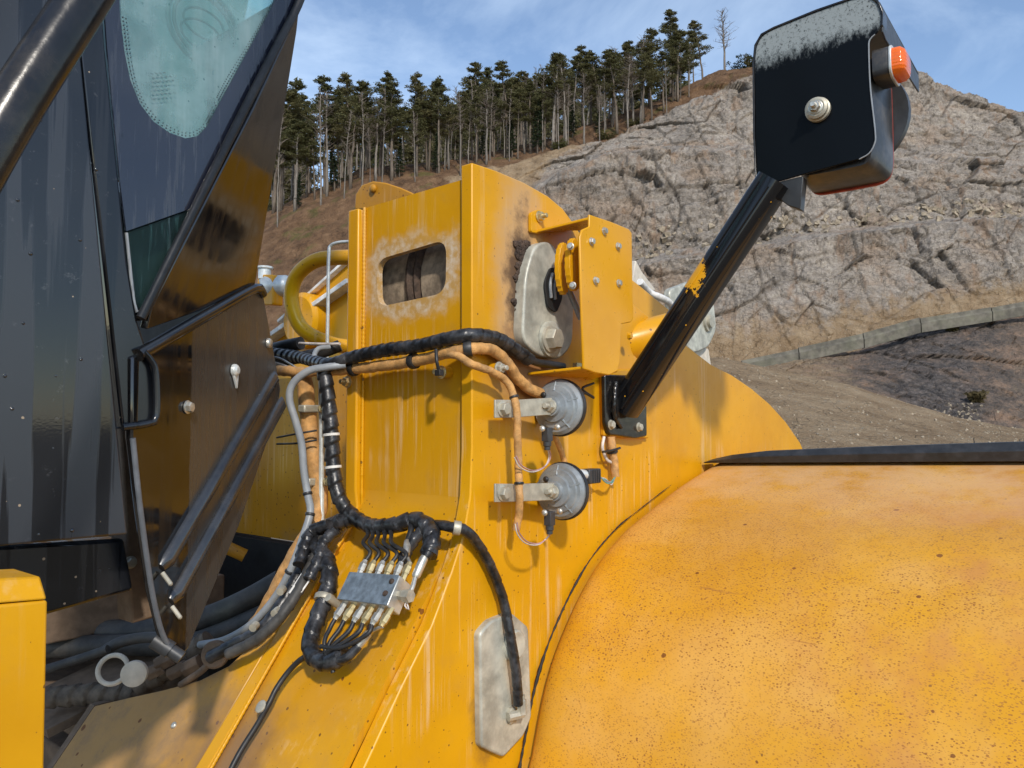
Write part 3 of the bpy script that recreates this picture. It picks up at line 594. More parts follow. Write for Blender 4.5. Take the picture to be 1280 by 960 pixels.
def tree_meshes(kind, seed):
    rs = random.Random(seed); H = 24.; wood = MB(); crown = MB()
    lean = Vector((rs.uniform(-1.1, 1.1), rs.uniform(-1.1, 1.1), 0)); tr = [Vector((0, 0, -1.5))]
    for i in range(1, 11): t = i/10; tr.append(Vector((lean.x*t*t*1.5+rs.uniform(-.12, .12), lean.y*t*t*1.5+rs.uniform(-.12, .12), H*t*.97)))
    r0 = {'pine': .245, 'spruce': .32, 'bare': .21, 'slim': .155}[kind]*rs.uniform(.85, 1.2)
    wood.add(g_tube(tr, [r0*(1.15 if i == 0 else 1)*(1-.80*i/10)+.02 for i in range(11)], 8))
    at = lambda t: tr[min(10, int(t*10))].lerp(tr[min(10, int(t*10)+1)], t*10-int(t*10))
    if kind == 'pine':
        base = rs.uniform(.36, .58); nb = 38
        for k in range(nb):
            t = base+(1-base)*(k/nb)**.85; a = rs.uniform(0, 6.28); q = (t-base)/(1-base)
            L = (3.7*(1-q)**.75*min(1, .45+2.2*q)+.45)*rs.uniform(.5, 1.15); p = at(min(t, .995)); d = Vector((math.cos(a), math.sin(a), rs.uniform(.0, .45)))
            bp = wood_path(rs, p, d, L, .16, 4); wood.add(g_tube(bp, [.07, .055, .04, .03, .015], 4))
            for e in (2, 3, 4): crown.add(g_tuft(rs, bp[e]+Vector((0, 0, .12)), .50+.13*L, 46, .27, .5))
        crown.add(g_tuft(rs, tr[10], .5, 40, .38, 1.3))
        for k in range(16):   # dead snags below the crown
            t = rs.uniform(.22, base); a = rs.uniform(0, 6.28); bp = wood_path(rs, at(t), (math.cos(a), math.sin(a), rs.uniform(-.3, .3)), rs.uniform(.5, 2.0), .2, 3); wood.add(g_tube(bp, [.035, .03, .022, .012], 3))
    elif kind == 'spruce':
        for k in range(64):
            t = .14+.85*k/64; a = k*2.4+rs.uniform(-.3, .3); L = (3.3*(1-t)+.35)*rs.uniform(.75, 1.1); d = Vector((math.cos(a), math.sin(a), -.12))
            bp = wood_path(rs, at(min(t, .99)), d, L, .07, 4); wood.add(g_tube(bp, [.05, .04, .03, .02, .01], 3))
            for e in (1, 2, 3, 4): crown.add(g_tuft(rs, bp[e]-Vector((0, 0, .15)), .42+.10*L, 17, .42, .7))
        crown.add(g_tuft(rs, tr[10], .35, 20, .4, 1.6))
    else:
        nb = 46 if kind == 'bare' else 26; lo = .42 if kind == 'bare' else .5
        for k in range(nb):
            t = lo+(1-lo)*(k/nb)**.9; a = rs.uniform(0, 6.28); L = (6.0*(1.05-t)+1.2)*rs.uniform(.5, 1.1)*(1 if kind == 'bare' else .7); bp = wood_path(rs, at(min(t, .99)), (math.cos(a), math.sin(a), rs.uniform(.35, 1.2)), L, .14, 5)
            (crown if k % 1 == 0 else wood).add(g_tube(bp, [.075, .06, .05, .04, .028, .012], 4))
            for _ in range(6):
                e = rs.randint(1, 5); a2 = rs.uniform(0, 6.28); b2 = wood_path(rs, bp[e], (math.cos(a2), math.sin(a2), rs.uniform(.2, 1.2)), L*rs.uniform(.2, .45), .2, 3); crown.add(g_tube(b2, [.028, .024, .018, .010], 3))
    return wood, crown
def meshdata(mb, name, mat):
    me = bpy.data.meshes.new(name); me.from_pydata([tuple(v) for v in mb.v], [], mb.f); me.materials.append(mat); me.shade_smooth(); return me
PROTO = {}
for kind, cnt, wm, cm in (('pine', 5, 'bark', 'pine'), ('spruce', 2, 'bark', 'spruce'), ('bare', 3, 'bark_pale', 'twig'), ('slim', 3, 'bark_pale', 'twig')):
    PROTO[kind] = []
    for s in range(cnt):
        w, c = tree_meshes(kind, 100*len(kind)+s); PROTO[kind].append((meshdata(w, 'trunk', M[wm if not (kind == 'pine' and s == 4) else 'bark_pale']), meshdata(c, 'crown', M[cm])))
def tree(kind, loc, h, label, group=None, var=None, cname='crown'):
    w, c = random.choice(PROTO[kind]) if var is None else PROTO[kind][var]
    nm = {'pine': 'pine_tree', 'spruce': 'spruce_tree', 'bare': 'bare_tree', 'slim': 'bare_tree'}[kind]
    e = bpy.data.objects.new(nm, None); COL.objects.link(e); e.location = loc; e.rotation_euler = (random.uniform(-.03, .03), random.uniform(-.03, .03), random.uniform(0, 6.28)); s = h/24.; q = random.uniform(1.05, 1.6) if kind == 'pine' else random.uniform(1.3, 1.6) if kind == 'bare' else random.uniform(.9, 1.1); e.scale = (s*q, s*q, s)
    props(e, label, 'tree', group)
    for n, d in (('trunk', w), (cname if kind in ('pine', 'spruce') else 'branches', c)):
        o = bpy.data.objects.new(n, d); COL.objects.link(o); o.parent = e
TOPX = [330, 370, 400, 450, 500, 560, 620, 650, 690, 740, 800, 850, 880]; TOPY = [120, 105, 92, 92, 100, 98, 72, 78, 62, 58, 40, 28, 40]
rt = random.Random(11); GL = 'trees of the wood on the hill crest'
rk0, rk1 = ROWOF[10], ROWOF[12]
def place(px, rowi, kind, f=1., label=None, group=GL, var=None, top=None):
    p = hillpoint(px, rowi); rel = Vector((p.x, p.y, 0)); d = rel.dot(cF)
    ty = np.interp(px, TOPX, TOPY) if top is None else top
    h = (surv(px, ty, d)[2]-p.z)*f
    sec = 'left of the tower above the bent pipe' if px < 430 else 'above the slotted plate' if px < 575 else 'above the tower shoulder' if px < 715 else 'near the right end above the quarry rim'
    back = ', rear rank' if rowi >= rk1 else ', front ranks'
    lab = label or {'pine': 'tall bare-trunked pine in the wood '+sec+back, 'slim': 'slender leafless tree among the pines '+sec+back, 'bare': 'spreading leafless tree among the pines '+sec+back, 'spruce': 'dark spruce branched to the ground'}[kind]
    tree(kind, p, max(6, h), lab, group if (not label or group != GL) else None, var)
rk0, rk1 = ROWOF[10], ROWOF[12]
for k in range(76):      # front and second ranks, crowns make the skyline
    px = 343+(868-343)*(k+rt.uniform(-1.3, 1.3))/75; place(px, rt.uniform(rk0+4, rk1), 'pine', rt.uniform(.62, 1.06))
for k in range(50): px = rt.uniform(338, 860); place(px, rt.uniform(rk0-2, rk1+3), 'slim', rt.uniform(.55, .92))
for k in range(16): px = rt.uniform(345, 840); place(px, rt.uniform(rk0, rk1), 'bare', rt.uniform(.7, .95))
for k in range(60): px = rt.uniform(332, 850); place(px, rt.uniform(rk1, rk1+8), 'pine', rt.uniform(.72, .92))
for k in range(34): px = rt.uniform(332, 800); place(px, rt.uniform(rk1+2, rk1+9), 'slim', rt.uniform(.6, .85))
for px in (372, 418, 500, 545, 602, 640, 716, 748): place(px, rk0+rt.uniform(6, 20), 'spruce', rt.uniform(.28, .5), 'young dark spruce between the trunks '+('left of' if px < 430 else 'above the slotted plate of' if px < 575 else 'above the shoulder of' if px < 715 else 'right of')+' the tower', 'young spruces in the wood')
place(672, rk0+6, 'spruce', .62, 'dark spruce standing in front of the pines, branched almost to the ground')
place(838, rk1-6, 'pine', 1, 'tallest dark pine on the crest with a ragged leaning top', var=1, top=14)
place(879, rk1-3, 'pine', 1, 'lone pine standing apart at the right end of the wood', var=2, top=24)
place(907, rk1-4, 'bare', 1, 'lone leafless tree right of the last pine against the sky', var=0, top=8)
place(862, rk1-6, 'slim', 1, 'thin leaning leafless tree left of the lone pine', var=1, top=52)
place(346, rk0-6, 'slim', 1, 'pale birch-like trunk at the left end of the wood beside the cab', var=2, top=130)
for px in (400, 452, 478): place(px, rk0+1, 'slim', 1, 'pale bare trunk at the very front of the wood above the tower top', 'pale trunks at the front of the wood', top=110)
def bush(px, rowi, w, h, label, mat='bush', n=900):
    rs = random.Random(int(px)); p = hillpoint(px, rowi); e = empty('bush', p, label=label, cat='bush'); m = MB(); st = MB()
    for k in range(9):
        a = rs.uniform(0, 6.28); bp = wood_path(rs, p-cZ*.2, (math.cos(a)*w/h, math.sin(a)*w/h, 1.1), h*rs.uniform(.7, 1.1), .18, 4); st.add(g_tube(bp, [.05, .04, .03, .02, .01], 4))
        for q in (1, 2, 3, 4): m.add(g_tuft(rs, bp[q], .28*w, n//36, .28, .9))
    m.build('foliage', M[mat], e); st.build('stems', M['twig'], e)
bush(926, rk1-4, 2.2, 4.2, 'dark young conifer bush at the quarry rim beside the lamp plate', 'spruce', 1600)
bush(938, rk1-8, 2.0, 2.4, 'brown scrub bush right at the quarry rim behind the lamp plate', 'bush')
bush(795, rk0+8, 2.6, 1.8, 'low yellow-green bush at the foot of the last pines', 'bush')
bush(700, rk0+2, 3.0, 1.6, 'grey-brown scrub below the pines above the tan rock', 'bush'); bush(760, rk0+4, 3.2, 2.0, 'brown scrub on the rim under the middle of the wood', 'bush')
bush(1216, ROWOF[3]+14, 1.0, 1.1, 'small green bush at the foot of the brown bank on the right', 'bush'); bush(1186, ROWOF[4]-6, .8, .8, 'tiny green tuft just below the barrier', 'bush')
# loose stones on the mound and at the foot of the bank: too many to count
st = MB(); rs = random.Random(3)
def stone(p, s):
    v, f = g_box((0, 0, 0), (1, 1, 1)); q = Quaternion((rs.uniform(-1, 1), rs.uniform(-1, 1), rs.uniform(-1, 1)), rs.uniform(0, 3)) if True else None
    st.add(([p+(q @ Vector((a.x*s*rs.uniform(.4, 1), a.y*s*rs.uniform(.4, 1), a.z*s*rs.uniform(.4, .9)))) for a in v], f))
for k in range(800):
    i = rs.randint(ROWOF[1]+4, ROWOF[2]+2); px = rs.uniform(640, 1300); stone(hillpoint(px, i), rs.choice([.025, .03, .04, .06]))
for k in range(70): stone(hillpoint(rs.gauss(1200, 14), rs.randint(ROWOF[3]+2, ROWOF[3]+12)), rs.uniform(.05, .14))
for k in range(260): stone(hillpoint(rs.uniform(640, 1300), rs.randint(ROWOF[7]-3, ROWOF[8]-50)), rs.uniform(.12, .55))
M['stone'] = simple('pale_loose_stone', (.30, .245, .175), .9, var=.4, sc=3)
st.build('loose_stones', M['stone'], smooth=False, kind='stuff', label='loose pale stones scattered over mound and ledges', cat='stones')
# ------------------------------------------------------------------ the wheel loader
L = empty('wheel_loader', (1.4, 1.9, 0), label='weathered yellow wheel loader with black cab, hoses and lamp arm filling the foreground', cat='wheel loader')
Y2 = lambda px, py, off=0.: onY(px, py, FL2-off)
SX0, SZ0 = 1.155, 1.523; SD = Vector((-.617, 0, -.787)).normalized(); SN = Vector((-SD.z*-1, 0, 0))
SN = Vector((SD.z, 0, -SD.x)).normalized()                      # outward normal of the sloping lower sheet (rearward, up)
if SN.x > 0: SN = -SN
def F1(px, py, off=0.):
    p = onX(px, py, FX1-off)
    if p.z >= SZ0+.02: return p
    return plane(px, py, Vector((SX0, 0, SZ0))+SN*off, SN)
I = lambda px, py, X: onX(px, py, X)

# --- outer side plate of the lift tower
out = [(590, 203), (620, 213), (655, 228), (685, 245), (704, 261), (720, 283), (745, 325), (775, 365), (810, 395), (857, 431), (888, 455), (915, 469), (940, 486), (962, 505), (982, 527), (1000, 553), (1016, 590), (1022, 640), (1000, 720), (900, 860), (760, 1010), (600, 1150), (390, 1105), (455, 960), (500, 863), (540, 782), (565, 715), (580, 668), (588, 620), (590, 560), (590, 400)]
side = MB().add(g_prism([Y2(*p) for p in out], (0, .030, 0))).build('tower_side_plate', M['yel_side'], L, bevel=.003, label='sunlit outer side plate of the lift tower')
# --- rear cross plate with the rounded slot
YIN = 1.330
xl = onX(445, 400, FX1).y; slot = rounded([onX(471, 325, FX1), onX(558, 299, FX1), onX(557, 366, FX1), onX(472, 384, FX1)], .034, 8)
tL = onX(445, 263, FX1); tR = onX(580, 227, FX1)
cp = [Vector((FX1, 1.0255, tR.z+.005)), Vector((FX1, YIN, tL.z)), Vector((FX1, YIN, SZ0+.03)), Vector((FX1, 1.0255, SZ0+.03))]
cross = MB().add(g_prism(cp, (.016, 0, 0), [slot])).build('rear_cross_plate', M['yel_slot'], L, label='vertical yellow plate with a rounded slot and bleached paint')
# lower curved sheet
prof = []; 
for k in range(9):
    t = k/8; a = Vector((FX1, 0, SZ0+.03)); b = Vector((SX0, 0, SZ0-.02)); c = Vector((SX0, 0, SZ0-.02))+SD*.09; prof.append(a*(1-t)**2+b*2*t*(1-t)+c*t*t)
prof.append(Vector((SX0, 0, SZ0))+SD*.85)
v = []; f = []
for p in prof:
    for y in (1.0255, YIN): v.append(Vector((p.x, y, p.z)))
    for y in (YIN, 1.0255): v.append(Vector((p.x, y, p.z))-SN*.016)
for k in range(len(prof)-1):
    for j in range(4): f.append((k*4+j, k*4+(j+1) % 4, k*4+4+(j+1) % 4, k*4+4+j))
f += [(0, 1, 2, 3), tuple(4*len(prof)-4+j for j in (3, 2, 1, 0))]
low = mk('lower_curved_sheet', v, f, M['yel_low'], L, angle=40)
# inner plate edge (the vertical strip left of the slot plate)
ipts = [Vector((p.x-.020, YIN, p.z)) for p in [Vector((FX1, 0, tL.z-.004)), Vector((FX1, 0, SZ0+.03))]]+[Vector((p.x, YIN, p.z))+SN*.008 for p in prof[3:]]
back = [Vector((1.62, YIN, .86)), Vector((1.70, YIN, 1.5)), Vector((1.62, YIN, tL.z-.20)), Vector((1.40, YIN, tL.z-.02))]
MB().add(g_prism(ipts+back, (0, .036, 0))).build('tower_inner_plate', M['yel'], L, bevel=.004)
# weld beads
def weld(name, pts, r, parent, mat): 
    return tube(name, pts, r, mat, parent, 7, .003, fn=lambda s, t: 1+.18*math.sin(s*1200))[0]
weld('weld_bead', [Vector((FX1-.003, 1.0275, tR.z)), Vector((FX1-.003, 1.0275, SZ0+.06))], .0028, cross, M['yel_dirty_shaded'])
weld('weld_bead', [Vector((FX1-.004, YIN-.003, tL.z)), Vector((FX1-.004, YIN-.003, SZ0+.06)), Vector((SX0-.006, YIN-.003, SZ0-.03)), Vector((SX0, YIN-.003, SZ0))+SD*.10, Vector((SX0, YIN-.003, SZ0))+SD*.6], .004, cross, M['yel'])
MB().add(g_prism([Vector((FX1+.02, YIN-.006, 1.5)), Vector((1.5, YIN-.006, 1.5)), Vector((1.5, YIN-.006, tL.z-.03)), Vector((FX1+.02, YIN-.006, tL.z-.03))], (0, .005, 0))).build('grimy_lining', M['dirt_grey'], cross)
# inside of the tower seen through the slot: boom boss with a caked ring
bx = 1.36; c0 = I(514, 345, 1.20)
boss = MB().add(g_lathe([(.14, 1.032-c0.y), (.15, 1.036-c0.y), (.15, -.03), (.14, -.025)], (1.350, c0.y-.0, c0.z-.01), (0, 1, 0), 36)).build('boom_boss', M['hub'], L, angle=30)
MB().add(g_lathe([(.14, .0), (.15, .005), (.15, 1.320-c0.y)], (1.350, c0.y, c0.z-.01), (0, 1, 0), 36)).build('boom_hub', M['hub'], boss, angle=30)
MB().add(g_lathe([(.142, -.024), (.158, -.016), (.154, -.008), (.162, .002), (.160, .010), (.150, .018)], (1.350, c0.y, c0.z-.01), (0, 1, 0), 40)).build('dirt_ring', M['dirt'], boss)
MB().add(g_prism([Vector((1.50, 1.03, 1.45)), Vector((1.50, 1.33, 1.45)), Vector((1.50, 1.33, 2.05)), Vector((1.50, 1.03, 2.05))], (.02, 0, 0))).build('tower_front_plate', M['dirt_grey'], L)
# lug plate behind the top edge
lp = [I(p[0], p[1], 1.42) for p in [(443, 262), (444, 243), (452, 231), (466, 226), (482, 228), (500, 234), (516, 241), (516, 262)]]
MB().add(g_prism(lp, (.05, .02, .0))).build('top_lug', M['yel_dirty_shaded'], L, bevel=.004)
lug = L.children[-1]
bolt(lug, I(467, 236, 1.418), (-1, 0, 0), .012, M['yel_dirty_shaded'], 'button', 'plug')
# apron: dusty inner part of the lower sheet
ap = [(118, 882), (160, 872), (205, 862), (250, 850), (286, 832), (315, 805), (345, 768), (372, 722), (395, 680), (418, 648)]
on = lambda px, py, off=0.: plane(px, py, Vector((SX0, 0, SZ0))+SN*off, SN)
AP = [on(*p) for p in ap]; end = Vector((SX0, YIN+.036, SZ0)); apz = [end+SD*.10, end+SD*.85, Vector((on(118, 882).x, on(118, 882).y, 0))*1]
apz[2] = on(118, 882)+SD*.45
apron = MB().add(g_prism([p for p in AP]+apz, -SN*.016)).build('frame_apron', M['yel_low'], L, bevel=.003, label='brown dusty apron plate with curved upper edge')
bolt(apron, on(218, 907, .0), SN, .007, M['steel'], 'button', 'rivet')
# side flange of the apron (dark vertical edge at its left end)
p0 = on(118, 882); MB().add(g_prism([p0, p0+SD*.45, p0+SD*.45+Vector((.25, 0, -.05)), p0+Vector((.25, 0, .0))], (0, .02, 0))).build('apron_flange', M['dustcap'], L)
# frame plate behind, shade darkened into its paint; black sheet below for an opening
MB().add(g_prism([Vector((1.62, 1.37, 1.30)), Vector((1.62, 2.6, 1.30)), Vector((1.62, 2.6, 1.86)), Vector((1.62, 1.37, 1.86))], (.02, 0, 0), [[onX(266, 707, 1.62), onX(341, 707, 1.62), onX(341, 800, 1.62), onX(266, 800, 1.62)][::1]] if False else ())).build('centre_frame_plate', M['yel_dirty_shaded'], L)
MB().add(g_prism([Vector((1.60, 1.37, .6)), Vector((1.60, 2.7, .6)), Vector((1.60, 2.7, 1.29)), Vector((1.60, 1.37, 1.29))], (.05, 0, 0))).build('opening_shade_sheet', M['void'], L)  # black sheet standing in for the dark opening
MB().add(g_prism([Vector((.2, 2.75, .3)), Vector((1.9, 2.75, .3)), Vector((1.9, 2.75, 1.60)), Vector((.2, 2.75, 1.55))], (0, .04, 0))).build('far_dark_sheet', M['void'], L)  # black sheet added to keep the space under the cab dark
a = I(296, 690, 1.50); MB().add(g_lathe([(.022, -.03), (.022, .03), (.018, .034)], a, (-.6, .5, .4), 16)).build('pipe_stub', M['yel_dirty_shaded'], L)
# --- beam with white edges and the bent pipe, left of the tower
def bar(p, q, up, h, t, name, mat, parent, **k):
    p, q = Vector(p), Vector(q); d = (q-p).normalized(); u = Vector(up); u = (u-d*u.dot(d)).normalized(); w = d.cross(u)
    return MB().add(g_prism([p-u*h/2-w*t/2, p+u*h/2-w*t/2, p+u*h/2+w*t/2, p-u*h/2+w*t/2], q-p)).build(name, mat, parent, bevel=min(h, t)*.12, **k)
BX = 2.05
bp = [I(300, 470, BX), I(320, 432, BX), I(430, 330, BX), I(470, 300, BX), I(470, 560, BX), I(300, 560, BX)]
beam = MB().add(g_prism(bp, (.06, 0, 0))).build('lift_arm', M['yel'], L, bevel=.006, label='yellow lift arm with white worn edges behind the bent pipe')
bar(I(318, 437, BX-.03), I(440, 352, BX-.03), (0, 0, 1), .020, .06, 'worn_edge', M['white_edge'], beam); bar(I(350, 402, BX-.012), I(440, 321, BX-.012), (0, 0, 1), .012, .03, 'worn_edge', M['white_edge'], beam)
MB().add(g_lathe([(.12, 0), (.12, .05), (.10, .065)], I(388, 402, BX), (-1, 0, 0), 32)).build('pin_boss', M['yel'], beam, angle=30)
tube('bent_pipe', [I(470, 322, 1.60), I(420, 322, 1.58), I(392, 327, 1.56), (I(371, 345, 1.55)), I(364, 370, 1.55), I(370, 398, 1.56), I(384, 416, 1.58), I(415, 430, 1.62), I(440, 434, 1.66)], .0245, M['yel'], L, 18, .012, label='thick yellow pipe bent into a hook beside the tower')
tube('thin_pipe', [I(440, 302, 1.40), I(424, 303, 1.40), I(414, 307, 1.395), I(411, 318, 1.39), I(410, 380, 1.385), I(409, 448, 1.38)], .0048, M['pipe'], L, 10, .006)
# valve with cap seen over the cab panel
q = I(347, 358, 1.9); val = MB().add(g_lathe([(.040, -.06), (.046, -.05), (.046, .04), (.040, .05), (.040, .07)], q, (.45, -.9, .0), 22)).build('hydraulic_fitting', M['pipe'], L, angle=30)
MB().add(g_prism(rounded([I(322, 343, 1.86), I(341, 343, 1.86), I(341, 381, 1.86), I(320, 381, 1.86)], .012), (.05, 0, 0))).build('flange_plate', M['yel'], val, bevel=.004)
for yy in (351, 371): bolt(val, I(327, yy, 1.858), (-1, 0, 0), .011, M['steel'], 'button')
MB().add(g_lathe([(.026, -.03), (.026, .012), (.034, .014), (.034, .022), (.0, .024)], I(331, 340, 1.88), (0, 0, 1), 18)).build('filler_cap', M['pipe'], val, angle=30)

# --- pin retainers on the side plate
def outline(px, off, r, thick, name, mat, parent, **k):
    return MB().add(g_prism(rounded([Y2(x, y, off) for x, y in px], r), (0, thick, 0))).build(name, mat, parent, bevel=.005, seg=3, **k)
ret = outline([(657, 345), (668, 306), (688, 300), (703, 322), (718, 372), (716, 432), (700, 450), (672, 444), (653, 425)], .026, .028, .030, 'pin_retainer', M['retainer'], L, label='grey oval pin retainer behind the bolted bracket')
MB().add(g_prism(rounded([Y2(x, y, .030) for x, y in [(679, 352), (686, 334), (697, 336), (702, 372), (694, 392), (683, 384)]], .012), (0, -.004, 0))).build('recess_shade', M['void'], ret, bevel=.001)  # raised black patch that paints the dark of a recess
for k, (x, y) in enumerate([(689, 350), (694, 352)]):
    tube('zip_end', [Y2(x, y+22, .036), Y2(x-1, y+6, .040), Y2(x+2, y-8, .038)], .004, M['hose_grey'], ret, 8, .004)
MB().add(g_lathe([(.040, 0), (.040, .006), (.036, .008)], Y2(687, 424, .027), (0, -1, 0), 30)).build('washer', M['retainer'], ret, angle=30)
bolt(ret, Y2(687, 424, .034), (0, -1, 0), .030, M['steel_old'], 'hex', spin=.25)
# caked dirt strip along its left edge
rs = random.Random(5); dm = MB()
for k in range(1000):
    y = rs.uniform(302, 428); x = 652+rs.uniform(-11, 9)*(.55+.45*math.sin(y*.13)*math.sin(y*.31+1))*(1 if y < 390 else .45)+(y-360)*-.02; s = rs.uniform(.0022, .0060); c = Y2(x, y, .002)
    vv, ff = g_lathe([(s*.9, -.004), (s, .2*s), (s*.7, .55*s), (s*.2, .75*s)], c, (rs.uniform(-.3, .3), -1, rs.uniform(-.3, .3)), 7, rot=rs.uniform(0, 1)); dm.add(([p+Vector((rs.uniform(-1, 1), 0, rs.uniform(-1, 1)))*s*.35 for p in vv], ff))
dm.build('caked_dirt', M['dirt'], ret, angle=25, kind='stuff')
ret2 = outline([(600, 792), (614, 776), (640, 766), (661, 784), (665, 896), (655, 920), (630, 947), (602, 934)], .016, .010, .026, 'pin_retainer', M['retainer'], L, label='long pale pin retainer plate with a grease hose at its lower end')
MB().add(g_lathe([(.0235, -.008), (.0235, .0), (.031, .0), (.031, .008), (.027, .011), (.012, .009), (0.001, .008)], Y2(641, 806, .016), (0, -1, 0), 30)).build('pin_head', M['retainer'], ret2, angle=30)
MB().add(g_lathe([(.018, 0), (.018, .006), (.014, .008)], Y2(639, 893, .016), (0, -1, 0), 6)).build('grease_adapter', M['steel_old'], ret2)
el = Y2(648, 893, .032); MB().add(g_lathe([(.009, -.025), (.009, .012)], el, (1, -.35, 0), 8)).add(g_lathe([(.010, -.008), (.010, .02), (.007, .022), (.007, .03)], el+Vector((.006, -.004, .008)), (0, 0, 1), 6)).build('elbow_fitting', M['steel_old'], ret2)

# --- sensor bracket bent from sheet
BY = .855
fr = [(737, 268), (764, 277), (786, 286), (790, 291), (791, 360), (792, 398), (788, 403), (777, 405), (775, 452), (772, 464), (762, 469), (744, 466), (730, 461), (727, 380), (725, 296), (728, 287), (737, 283)]
brk = MB().add(g_prism([onY(x, y, BY) for x, y in fr], (0, .006, 0))).build('sensor_bracket', M['yel_clean'], L, bevel=.0022, label='bent yellow sheet bracket carrying five bolts')
X0 = onY(737, 268, BY).x; zt = onY(737, 270, BY).z
tab = [Vector((X0-.002, BY+.006, zt)), Vector((X0-.002, FL2-.001, zt)), Vector((X0-.002, FL2-.001, zt-.03)), Vector((X0-.002, FL2-.02, zt-.048))]
# top flange: tapered sheet from the wall to the front plate, turned down at the wall
v0 = onX(737, 271, X0); tabp = [Vector((X0-.05, FL2-.002, zt)), Vector((X0+.16, FL2-.002, zt)), Vector((onY(786, 287, BY).x, BY+.003, zt)), Vector((X0+.002, BY+.003, zt))]
tp = [Y2(664, 290, .010), Y2(664, 266, .010), Y2(672, 262, .010), Y2(690, 264, .010), Y2(712, 276, .010), Y2(716, 288, .010), Y2(700, 284, .010), Y2(676, 292, .010)]
MB().add(g_prism(rounded(tp, .006), (0, .008, 0))).build('wall_tab', M['yel_clean'], brk, bevel=.002)
qa, qb = Y2(668, 288, .004), Y2(716, 284, .004); qc, qd = onY(788, 289, BY+.002), onY(736, 271, BY+.002)
MB().add(g_prism([qa, qb, qc, qd], (0, 0, -.006))).build('top_flange', M['yel_clean'], brk, bevel=.0015)
qa, qb = Y2(660, 469, .002), Y2(742, 474, .002); qc, qd = onY(772, 465, BY+.002), onY(731, 461, BY+.002)
MB().add(g_prism([qa, qb, qc, qd], (0, 0, .006))).build('bottom_flange', M['yel_clean'], brk, bevel=.0015)
for x, y in [(755, 289), (739, 302), (772, 308), (744, 351), (773, 354)]: bolt(brk, onY(x, y, BY-.0005), (0, -1, 0), .0088, M['steel'], 'hex', spin=x*.1)
bolt(brk, Y2(674, 271, .011), (0, -1, 0), .013, M['steel_y'], 'stud')
dd = onY(716, 328, BY+.035)
rot = MB(); teeth = []
for k in range(40):
    a = 2*math.pi*k/40; rr = .056*(1+.035*(1 if k % 2 else -1)); teeth.append(dd+Vector((0.012+rr*math.cos(a)*.42, 0, rr*math.sin(a)-.002)))
MB().add(g_prism(teeth, (0, .014, 0))).build('sensor_disc', M['yel'], brk, bevel=.001); MB().add(g_prism([p+Vector((.006, .032, -.004)) for p in teeth], (0, .012, 0))).build('sensor_disc', M['yel'], brk, bevel=.001)
for x, y in ((713, 308), (716, 357)): bolt(brk, onY(x, y, BY+.03), (-1, -.3, 0), .008, M['steel'], 'hex')
tube('sensor_lever', [Y2(697, 335, .05), Y2(712, 365, .055), Y2(726, 398, .06)], .007, M['hose_grey'], brk, 8)
# --- things beyond the bracket
sy = 1.10
strut = MB().add(g_prism([onY(786, 346, sy), onY(800, 357, sy), onY(850, 398, sy), onY(850, 425, sy), onY(815, 402, sy), onY(786, 389, sy)], (0, .07, 0))).build('far_strut', M['yel'], L, bevel=.004)
MB().add(g_lathe([(.05, -.09), (.055, -.08), (.055, .09)], onY(806, 424, 1.00), (.75, -.5, .25), 20)).build('sensor_housing', M['yel'], L, angle=30)
bolt(L.children[-1], onY(786, 420, .96), (0, -1, 0), .010, M['yel_clean'], 'hex')
fy = 1.75
lk = MB().add(g_prism(rounded([onY(x, y, fy) for x, y in [(836, 362), (868, 350), (892, 372), (896, 412), (886, 434), (868, 442), (850, 425), (842, 395)]], .05), (0, .04, 0))).build('far_pin_retainer', M['retainer'], L, bevel=.008, label='pale pin retainer on the far lift arm behind the lamp arm')
MB().add(g_lathe([(.055, 0), (.055, .012), (.035, .014), (.035, .03)], onY(884, 402, fy), (0, -1, 0), 24)).build('pin_head', M['steel_old'], lk, angle=30)
MB().add(g_prism([onY(x, y, fy+.04) for x, y in [(858, 425), (886, 436), (890, 462), (884, 480), (850, 470)]], (0, .05, 0))).build('far_tower_lug', M['dustcap_l'], L, bevel=.006)
tube('far_hose', [onY(800, 352, 1.6), onY(812, 366, 1.62), onY(826, 372, 1.6), onY(838, 380, 1.62), onY(846, 400, 1.66)], .016, M['white_edge'], L, 10, .02)
MB().add(g_prism([onY(x, y, 1.9) for x, y in [(795, 325), (803, 340), (820, 362), (806, 372), (790, 358)]], (0, .04, 0))).build('far_arm_end', M['dustcap_l'], L, bevel=.006)

# --- front mudguard
arcp = [(640, 1010), (650, 962), (672, 850), (700, 772), (735, 705), (770, 662), (800, 637), (840, 606), (882, 580)]
A = [Y2(*p) for p in arcp]; A = [Vector((A[0].x-.03, 0, A[0].z-.35))]+A
A += [A[-1]+Vector((.10, 0, .012)), A[-1]+Vector((.45, 0, .012)), A[-1]+Vector((.9, 0, -.10))]
A = spline(A, .03); ys = [.985, .982, .975, .962, .945, .92, .86]+[.8-.1*k for k in range(11)]
def crown_in(y): 
    q = max(0, (y-.925)/.06); return .022*(1-math.sqrt(max(0, 1-q*q)))
v = []; f = []; n = len(A)
for lay in (0, 1):
    for y in ys:
        for i, p in enumerate(A):
            t = (A[min(i+1, n-1)]-A[max(i-1, 0)]).normalized(); nn = Vector((-t.z, 0, t.x)); d = -crown_in(y)-(.008 if lay else 0)
            lift = .036*(.985-y)*max(0, min(1, (p.z-1.25)/.3))
            v.append(Vector((p.x+nn.x*d, y, p.z+nn.z*d+lift)))
m_ = len(ys); S0 = n*m_
for j in range(m_-1):
    for i in range(n-1):
        a = j*n+i; f.append((a, a+1, a+n+1, a+n)); a += S0; f.append((a, a+n, a+n+1, a+1))
